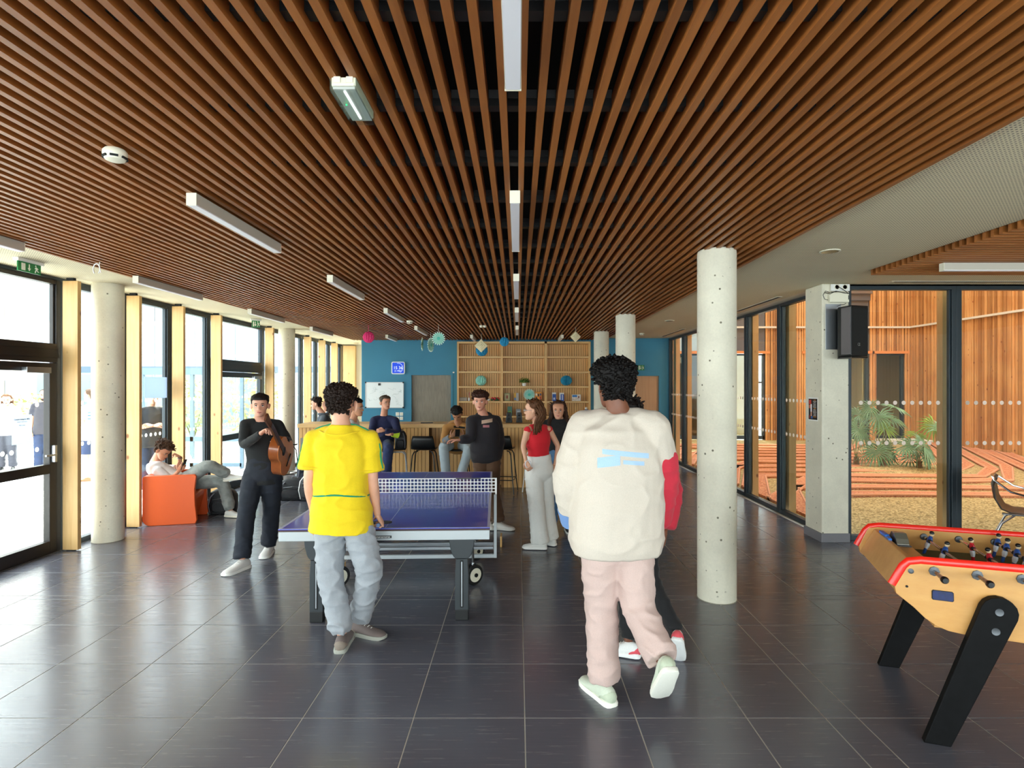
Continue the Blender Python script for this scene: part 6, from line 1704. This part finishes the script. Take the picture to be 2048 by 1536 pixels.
def patch(root, px0, px1, py0, py1, D, m, name, shear=0):
    mb = MB(); nx_, nz_ = 10, 5; ok = True
    for j in range(nz_ + 1):
        for i in range(nx_ + 1):
            o_ = P(px0 + (px1 - px0) * i / nx_, py0 + (py1 - py0) * j / nz_ + shear * i / nx_, D)
            h = bv.ray_cast(V((o_.x, o_.y - .8, o_.z)), V((0, 1, 0)))
            if h[0] is None: return
            mb.v.append(tuple(h[0] + V((0, -.003, 0))))
    for j in range(nz_):
        for i in range(nx_): k_ = j * (nx_ + 1) + i; mb.f.append((k_, k_ + 1, k_ + nx_ + 2, k_ + nx_ + 1))
    mb.build(name, m, root, smooth=True, ang=180, fix=False)
M_LB = cm('a9c6e6')
patch(p2, 1205, 1300, 898, 908, 3.1, M_LB, 'print', 10); patch(p2, 1195, 1240, 916, 936, 3.1, M_LB, 'print', -6); patch(p2, 1246, 1290, 920, 928, 3.1, M_LB, 'print', 4)
# --- 3 person in red jacket beyond
J = dict(hd=P(1254, 836, 3.98), nk=P(1260, 876, 3.98), pel=P(1264, 1028, 3.98), sL=P(1208, 898, 4.0), sR=P(1314, 900, 3.94), eL=P(1192, 985, 4.0), wL=P(1202, 1055, 3.95), eR=P(1340, 985, 3.9), wR=P(1330, 1062, 3.85),
         kL=P(1252, 1165, 3.95), aL=P(1257, 1290, 3.78), kR=P(1300, 1160, 3.9), aR=P(1356, 1268, 3.66), tL=(-.92, .4, 0), tR=(.2, .6, -.75))
J['aL'].z = .092
p3, F, T, jk3, tr = person('person in a red jacket and dark trousers, mostly hidden beyond the cream jacket', J, .95, (-.1, 1, 0), (-.1, 1, 0), (-.3, 1, 0), '7a4a34', 'jacket', 'c8283c', 'slim', '141417',
    dict(c='ececea', s='f2f2f0', a='e0545e'), dict(col='1a1412', front=.78, side=.48, back=.16, top=.025, sd=.014, tufts=60), voxel=.014, seed=6, wr=.008)
# --- 4 walking guitarist
J = dict(hd=P(520, 813, 5.8), nk=P(521, 838, 5.86), pel=P(526, 943, 5.88), sR=P(491, 850, 5.78), sL=P(555, 850, 5.95), eR=P(487, 892, 5.68), wR=P(524, 865, 5.52), eL=P(577, 884, 5.9), wL=P(570, 880, 5.66),
         kR=P(492, 1032, 5.72), aR=P(484, 1120, 5.58), kL=P(543, 1022, 5.95), aL=P(538, 1090, 6.12), tR=(-.35, -1, 0), tL=(.15, -1, 0))
J['aR'].z = .095; J['aL'].z = .095
gtr, F, T, t4, tr = person('person in a black jumper and black jeans walking with an acoustic guitar', J, .97, (.30, -1, 0), (.1, -1, 0), (.35, -1, -.05), 'd39a80', 'slim', '0a0b0d', 'loose', '161b26',
    dict(c='dcd8d4', s='eceae4', k=1.12), dict(col='1b1614', front=.70, side=.46, back=.2, top=.016, sd=.008, amp=.003, tufts=0), voxel=.011, seed=8, facek={}, denim=True,
    hand={'R': dict(a=(.8, -.3, .35), n=(0, -.2, -1), curl=1.1), 'L': dict(a=(-.5, -.5, .2), n=(0, .3, -1), curl=1.0)})
gc_ = P(562, 908, 5.66); ax = (P(530, 845, 5.12) - gc_).normalized()      # neck direction
nrm = V((.92, -.32, .12)); nrm = (nrm - ax * nrm.dot(ax)).normalized(); sd_ = ax.cross(nrm)
g = thing('acoustic_guitar', 'orange brown acoustic guitar held upright by the walking person in black', 'guitar', (gc_.x, gc_.y, gc_.z - .25))
out = []
for i in range(40):
    t = 2 * PI * i / 40; u = -math.cos(t) * .245; wv = .185 if u < -.05 else .14
    k = abs(math.sin(t)) ** .75; waist = 1 - .26 * math.exp(-((u - .05) / .06) ** 2)
    lobe = .19 if u < .03 else .145
    lobe = .145 + (.19 - .145) / (1 + math.exp((u - .04) * 30))
    out.append((u, math.copysign(k * lobe * waist, math.sin(t))))
gp = lambda u, v, w_: gc_ + ax * u + sd_ * v + nrm * w_
MB().prism(out, gp, -.045, .040).build('sides', wood('guitar_sides', '7a3a18', '96501f', 'z', 1, .3, rnd=0, coat=.4), g, smooth=True, ang=30)
MB().prism(out, gp, .040, .045).build('soundboard', pm('guitar_top', 'c9712a', .3, coat=.5, var=.1, vs=6), g)
MB().prism([(u * .985, v * .98) for u, v in out], gp, -.049, -.045).build('back', pm('guitar_back', 'a8541c', .3, coat=.5), g)
MB().prism([(.075 + .045 * math.cos(t), .045 * math.sin(t)) for t in [2 * PI * i / 24 for i in range(24)]], gp, .0445, .0465).build('soundhole', M_BLKM, g)
MB().prism([(-.13, -.07), (-.115, -.07), (-.115, .07), (-.13, .07)], gp, .045, .053).build('bridge', M_BLKM, g)
MB().prism([(.12, -.026), (.60, -.021), (.60, .021), (.12, .026)], gp, .030, .052).build('neck', wood('guitar_neck', '4a2a16', '5f381e', 'z', 1, .4, rnd=0), g)
MB().prism([(.60, -.025), (.76, -.036), (.77, 0), (.76, .036), (.60, .025)], gp, .028, .045).build('headstock', pm('guitar_head', '5a2f17', .35), g)
mb = MB()
for i in range(6): v = -.018 + i * .0072; mb.tube([gp(-.12, v * 1.4, .055), gp(.62, v, .055)], .0009, 4)
mb.build('strings', M_STEEL, g)
# --- 5 boy in the orange armchair
J = dict(hd=P(325, 903, 7.62), nk=P(309, 924, 7.66), pel=P(358, 968, 7.66), sR=P(317, 943, 7.48), sL=P(325, 938, 7.84), eR=P(338, 964, 7.50), wR=P(357, 942, 7.50), eL=P(360, 942, 7.85), wL=P(360, 914, 7.78),
         kR=P(416, 930, 7.55), aR=P(458, 949, 7.72), kL=P(445, 962, 7.76), aL=P(461, 1021, 7.80), tR=(.95, .1, .12), tL=(1, -.15, 0))
J['aL'].z = .093
p5, F, T, t5, tr = person('person in a white t-shirt and grey jeans sitting in the orange armchair with a phone', J, .95, (.93, .3, 0), (.97, .25, 0), (.80, -.05, -.62), 'd49a7c', 'tee', 'e9e7ea', 'sweat', '8d918d',
    dict(c='e2e0da', s='ece6d6'), dict(col='4a3426', front=.80, side=.56, back=.22, top=.042, sd=.010, amp=.010, fr=40, tufts=150, tl=.018, fringe=.08), voxel=.010, seed=10, facek={}, denim=True, hunch=.05,
    hand={'R': dict(a=(.6, .1, .7), n=(.2, .4, .6), curl=.9), 'L': dict(a=(-.75, -.1, .5), n=(-.3, -.1, -.8), curl=1.4)})
pc = P(368, 929, 7.52)
ph = thing('phone', 'phone held by the person in the orange armchair', 'phone', pc)
MB().obox(pc, V((.024, .020, .022)).normalized() * .004, (0, .036, 0), V((-.2, 0, .9)).normalized() * .070 + V((.04, 0, 0))).build('case', M_BLACK, ph, bevel=.003)
MB().tube([J['wL'].lerp(J['eL'], .10) + V((math.cos(a) * .030, math.sin(a) * .030, 0)) for a in [2 * PI * i / 16 for i in range(16)]], .006, 6, closed=True).build('wristband', M_STEEL, p5, smooth=True)
MB().tube([J['wL'].lerp(J['eL'], .02) + V((math.cos(a) * .028, math.sin(a) * .028, 0)) for a in [2 * PI * i / 16 for i in range(16)]], .003, 6, closed=True).build('wristband', M_BLACK, p5, smooth=True)
# --- 6 boy in navy sitting at the bar
J = dict(hd=P(771, 807, 9.5), nk=P(768, 831, 9.56), pel=P(765, 888, 9.62), sR=P(748, 841, 9.5), sL=P(790, 841, 9.52), eR=P(743, 868, 9.38), wR=P(772, 868, 9.27), eL=P(797, 868, 9.38), wL=P(768, 861, 9.24),
         kR=P(749, 896, 9.22), aR=P(752, 955, 9.30), kL=P(777, 896, 9.18), aL=P(771, 958, 9.25), tR=(-.2, -1, -.1), tL=(.1, -1, -.1))
p6, F, T, t6, tr = person('person in a navy tracksuit with folded arms sitting at the bar', J, .95, (.05, -1, 0), (-.05, -1, 0), (.75, -.8, 0), 'cf9376', 'sweat', '141a42', 'loose', '26345c',
    dict(c='2a2c34', s='e4e2dc'), dict(col='4f4338', front=.78, side=.48, back=.22, top=.022, sd=.006, amp=.003, tufts=30, tl=.006), voxel=.013, seed=12, facek={},
    hand={'R': dict(a=(1, -.1, .1), curl=.6), 'L': dict(a=(-1, -.1, .0), curl=.6)})
for sh_, e, w_ in (('sR', 'eR', 'wR'), ('sL', 'eL', 'wL')):
    MB().tube([J[e].lerp(J[w_], .02) - UP * .014, J[e].lerp(J[w_], .42) - UP * .014], [.060, .056], 16).build('sleeve_band', pm('lime_band', 'c8e838', .6), p6, smooth=True)
# --- 7 boy in tan sitting with phone
J = dict(hd=P(914, 829, 9.22), nk=P(916, 845, 9.42), pel=P(912, 890, 9.68), sR=P(893, 856, 9.42), sL=P(941, 856, 9.42), eR=P(887, 884, 9.30), wR=P(903, 873, 9.10), eL=P(948, 884, 9.32), wL=P(926, 873, 9.10),
         kR=P(887, 893, 9.22), aR=P(893, 955, 9.30), kL=P(939, 893, 9.22), aL=P(920, 957, 9.30), tR=(-.2, -1, -.1), tL=(.2, -1, -.1))
p7, F, T, t7, tr = person('person in a tan sweatshirt and pale joggers on a bar stool bent over a phone', J, .96, (0, -1, 0), (0, -1, 0), (-.02, -.62, -.78), 'b98464', 'sweat', 'a9783f', 'sweat', 'a9b6bd',
    dict(c='2a2c30', s='dedcd6'), dict(col='1a1513', front=.76, side=.52, back=.18, top=.024, sd=.010, amp=.006, tufts=80, tl=.008), voxel=.013, seed=14, facek={}, hunch=.07,
    hand={'R': dict(a=(.7, -.4, .6), n=(.3, .4, .8), curl=.8), 'L': dict(a=(-.7, -.4, .6), n=(-.3, .4, .8), curl=.8)})
MB().tube([J['eR'].lerp(J['wR'], .2), J['eR'].lerp(J['wR'], .9)], [.060, .052], 14).build('sleeve_cuff', cm('6c7076'), p7, smooth=True)
pc = P(915, 866, 9.02)
ph = thing('phone', 'phone held by the person in tan at the bar', 'phone', pc); MB().obox(pc, (.036, 0, 0), (0, .03, .055), (0, -.003, .002)).build('case', M_BLACK, ph, bevel=.003)
bv = surface(t7); patch(p7, 905, 928, 853, 857, 9.2, M_BLKM, 'print', 2); patch(p7, 903, 930, 871, 875, 9.2, M_BLKM, 'print', -2)
# --- 8 boy in dark hoodie
J = dict(hd=P(960, 805, 7.15), nk=P(967, 831, 7.22), pel=P(972, 907, 7.22), sR=P(943, 842, 7.14), sL=P(992, 842, 7.26), eR=P(941, 878, 7.06), wR=P(918, 880, 6.98), eL=P(1001, 881, 7.24), wL=P(994, 921, 7.18),
         kR=P(971, 983, 7.18), aR=P(978, 1044, 7.25), kL=P(985, 983, 7.16), aL=P(998, 1044, 7.13), tR=(.3, -1, 0), tL=(.95, -.3, 0))
J['aR'].z = .093; J['aL'].z = .093
p8, F, T, t8, tr = person('person in a dark grey hoodie and brown trousers standing at the far table corner', J, .98, (-.2, -1, 0), (0, -1, 0), (-.05, -1, -.03), 'd6987e', 'sweat', '1c171c', 'loose', '5c402b',
    dict(c='e8e4dc', s='f0ece4'), dict(col='3c231a', front=.70, side=.55, back=.22, top=.038, sd=.012, amp=.008, tufts=160, tl=.010, fringe=.03), voxel=.011, seed=16, facek={},
    hand={'R': dict(a=(-1, -.1, .0), n=(0, -.2, -1), curl=.4), 'L': dict(a=(-.1, -.1, -1), curl=.5)})
mb = MB(); mb.tube([J['nk'] + V((math.cos(a) * .085, math.sin(a) * .075 + .015, -.005 + .03 * math.sin(a))) for a in [2 * PI * i / 20 for i in range(20)]], .026, 10, closed=True)
mb.build('hood', cm('1c171c'), p8, smooth=True)
bv = surface(t8); patch(p8, 962, 984, 842, 849, 7.0, cm('b89a84'), 'print', -4); patch(p8, 965, 978, 851, 856, 7.0, cm('a86a6c'), 'print', 0)
# --- 9 girl in red
J = dict(hd=P(1066, 822, 6.26), nk=P(1074, 847, 6.30), pel=P(1079, 938, 6.32), sL=P(1055, 860, 6.22), sR=P(1098, 859, 6.38), eL=P(1046, 892, 6.20), wL=P(1052, 922, 6.14), eR=P(1117, 893, 6.40), wR=P(1109, 932, 6.36),
         kL=P(1073, 1016, 6.24), aL=P(1080, 1082, 6.26), kR=P(1092, 1013, 6.40), aR=P(1100, 1074, 6.42), tL=(-1, .12, 0), tR=(-.8, .6, 0))
J['aL'].z = .092; J['aR'].z = .092
p9, F, T, t9, tr = person('person with a ponytail in a red sleeveless top and wide white trousers', J, .93, (-.5, .87, 0), (-.45, .9, 0), (-.96, .22, -.03), 'd8a283', 'vest', 'cc1424', 'wide', 'e6e4de',
    dict(c='e4e2dc', s='eeece6'), dict(col='5a3a24', front=.80, side=.52, back=.18, top=.020, sd=.014, amp=.006, tufts=60, tl=.010, long=(70, .22, .01, .010, 1.1)), voxel=.010, female=True, seed=18, facek={}, wr=.004,
    hand={'L': dict(a=(.3, -.2, -.9), curl=.7), 'R': dict(curl=.5)})
glasses(p9, F, .93)
fc = F @ V((.085, -.06, .055)); mb = MB()
for i in range(5): a = 2 * PI * i / 5; mb.ball(fc + V((math.cos(a) * .020, -.012, math.sin(a) * .020)), (.013, .005, .013), 8, 6)
mb.build('hair_flower', pm('pink_flower', 'e8a0c8', .5), p9, smooth=True)
MB().tube([P(1056, 928 + 0, 6.12) + V((.030 * math.cos(a), -.0, .040 * math.sin(a))) for a in [2 * PI * i / 16 for i in range(16)]], .004, 6, closed=True).build('belt_ring', M_STEEL, p9, smooth=True)
# --- 10 woman with long hair
J = stand(1119, 7.08, .925, (-.12, -1, 0))
J['wL'] = P(1143, 912, 6.9); J['hd'] = P(1117, 823, 7.05)
p10, F, T, t10, tr = person('person with long brown hair in a black top and blue jeans facing the camera', J, .925, (-.1, -1, 0), (0, -1, 0), (-.15, -1, 0), 'cf9678', 'slim', '0c0a0b', 'loose', '4f7396',
    dict(c='15161a', s='eceae4'), dict(col='3a2419', front=.86, side=.62, back=.2, top=.022, sd=.016, amp=.005, tufts=20, long=(150, .30, .035, .012, 1.2, 1.85)), voxel=.012, female=True, seed=20, facek={}, denim=True)
# --- 11 boy in grey hoodie behind the bar
J = dict(hd=P(632, 809, 11.12), nk=P(645, 828, 11.15), pel=P(655, 880, 11.2), sL=P(648, 838, 11.0), sR=P(648, 838, 11.36), eL=P(637, 862, 10.98), wL=P(622, 868, 11.02), eR=P(637, 862, 11.35), wR=P(622, 868, 11.28),
         kL=P(612, 882, 11.05), aL=P(602, 938, 11.0), kR=P(616, 882, 11.3), aR=P(620, 940, 11.35), tL=(-1, -.1, 0), tR=(-1, .1, 0))
p11, F, T, t11, tr = person('person in a grey hoodie seated behind the left end of the bar in profile', J, .95, (-1, -.05, 0), (-1, 0, 0), (-.95, -.1, -.12), 'dca78e', 'sweat', '4a525c', 'slim', '9db2cc',
    dict(c='e6e4de', s='f0eee6'), dict(col='2a1d19', front=.78, side=.56, back=.22, top=.034, sd=.012, amp=.006, tufts=60), voxel=.014, seed=22, facek={}, denim=True)
mb = MB(); mb.tube([J['nk'] + V((math.cos(a) * .085 + .02, math.sin(a) * .08, .0)) for a in [2 * PI * i / 20 for i in range(20)]], .024, 10, closed=True); mb.build('hood', cm('4a525c'), p11, smooth=True)
stool('black shell bar stool behind the bar under the person in grey', J['pel'].x, 11.2, PI / 2, sh=.72)
# --- 12 boy with glasses beyond the table
J = stand(703, 7.35, .93, (.95, .1, 0), arms='front'); J['hd'] = P(712, 817, 7.33); J['nk'] = P(704, 844, 7.35)
p12, F, T, t12, tr = person('person with black hair and glasses hidden behind the boy in yellow', J, .93, (.95, .1, 0), (1, 0, 0), (.97, -.05, -.05), 'cf9673', 'tee', 'e4e0dc', 'loose', '3a3e48', SHW,
    dict(col='120f10', front=.76, side=.50, back=.16, top=.030, sd=.014, amp=.005, tufts=40), voxel=.014, seed=24, facek={})
glasses(p12, F, .93)
# --- people outside
J = stand(90, 12.2, .985, (.35, -1, 0), z0=-.03)
q, F, T, t_, tr = person('bearded person in a dark polo shirt and jeans standing outside on the left', J, .985, (.35, -1, 0), (.35, -1, 0), (.45, -1, -.15), 'c99880', 'tee', '37363f', 'loose', '2a3a5a', dict(c='c8c8c8', s='e8e8e8'),
    dict(col='3a2e2a', front=.88, side=.60, back=.3, top=.010, sd=.006, amp=.002, tufts=0), voxel=.016, seed=26, facek={}, denim=True)
glasses(q, F, .985, '303034')
hair(q, F, 1.0, '4a3830', front=.02, side=.02, back=.9, top=.001, sd=.006, tufts=0, name='beard') if False else None
mb = MB()
for a_ in range(-5, 6):
    ph_ = a_ * .22
    for t_q in (.03, .09, .15): mb.ball(F @ (head_pt(t_q, ph_, .003) * .985), .0125, 8, 6)
mb.build('beard', cm('3a2e2a', 'hair'), q, smooth=True)
J = stand(14, 12.3, .92, (.5, -1, 0), z0=-.03)
q, F, T, t_, tr = person('person in a white shirt and dark trousers standing outside at the far left', J, .92, (.5, -1, 0), (.5, -1, 0), (.6, -1, -.2), 'd0a088', 'sweat', 'e4e8ee', 'loose', '4c4c54', dict(c='2c2c30', s='e8e8e8'),
    dict(col='6a4a34', front=.84, side=.56, back=.2, top=.02, sd=.014, tufts=0, long=(50, .18, .02, .006, 1.1)), voxel=.016, female=True, seed=28, facek={})
J = stand(181, 10.9, .985, (-1, -.15, 0), z0=-.03, arms='front')
q, F, T, t_, tr = person('person in a white top with blue stripes and navy shorts outside by the near column', J, .985, (-1, -.15, 0), (-1, -.1, 0), (-1, -.1, 0), 'd8a890', 'tee', 'e8ecf2', 'short', '2c3a5c', dict(c='a8684a', s='e0dcd4'),
    dict(col='5a4434', front=.82, side=.56, back=.2, top=.02, sd=.012, tufts=0), voxel=.016, seed=30)
for z in (1.30, 1.24, 1.18):
    stripe(q, t_, [((J['pel'].x + math.sin(a) * .8, J['pel'].y - math.cos(a) * .8, z), (-math.sin(a), math.cos(a), 0)) for a in [2 * PI * i / 30 for i in range(31)]], .008, cm('3f7fd0'))
J = stand(304, 9.6, .98, (.6, -.8, 0), z0=-.03, arms='crossed')
q, F, T, t_, tr = person('person in a black t-shirt and jeans outside behind the taped blue sheet', J, .98, (.6, -.8, 0), (.6, -.8, 0), (.7, -.7, 0), 'cf9a80', 'tee', '22262c', 'loose', '26344c', dict(c='d8d8d8', s='e8e8e8'),
    dict(col='3a2a20', front=.82, side=.56, back=.2, top=.02, sd=.012, tufts=0), voxel=.016, seed=32, denim=True)
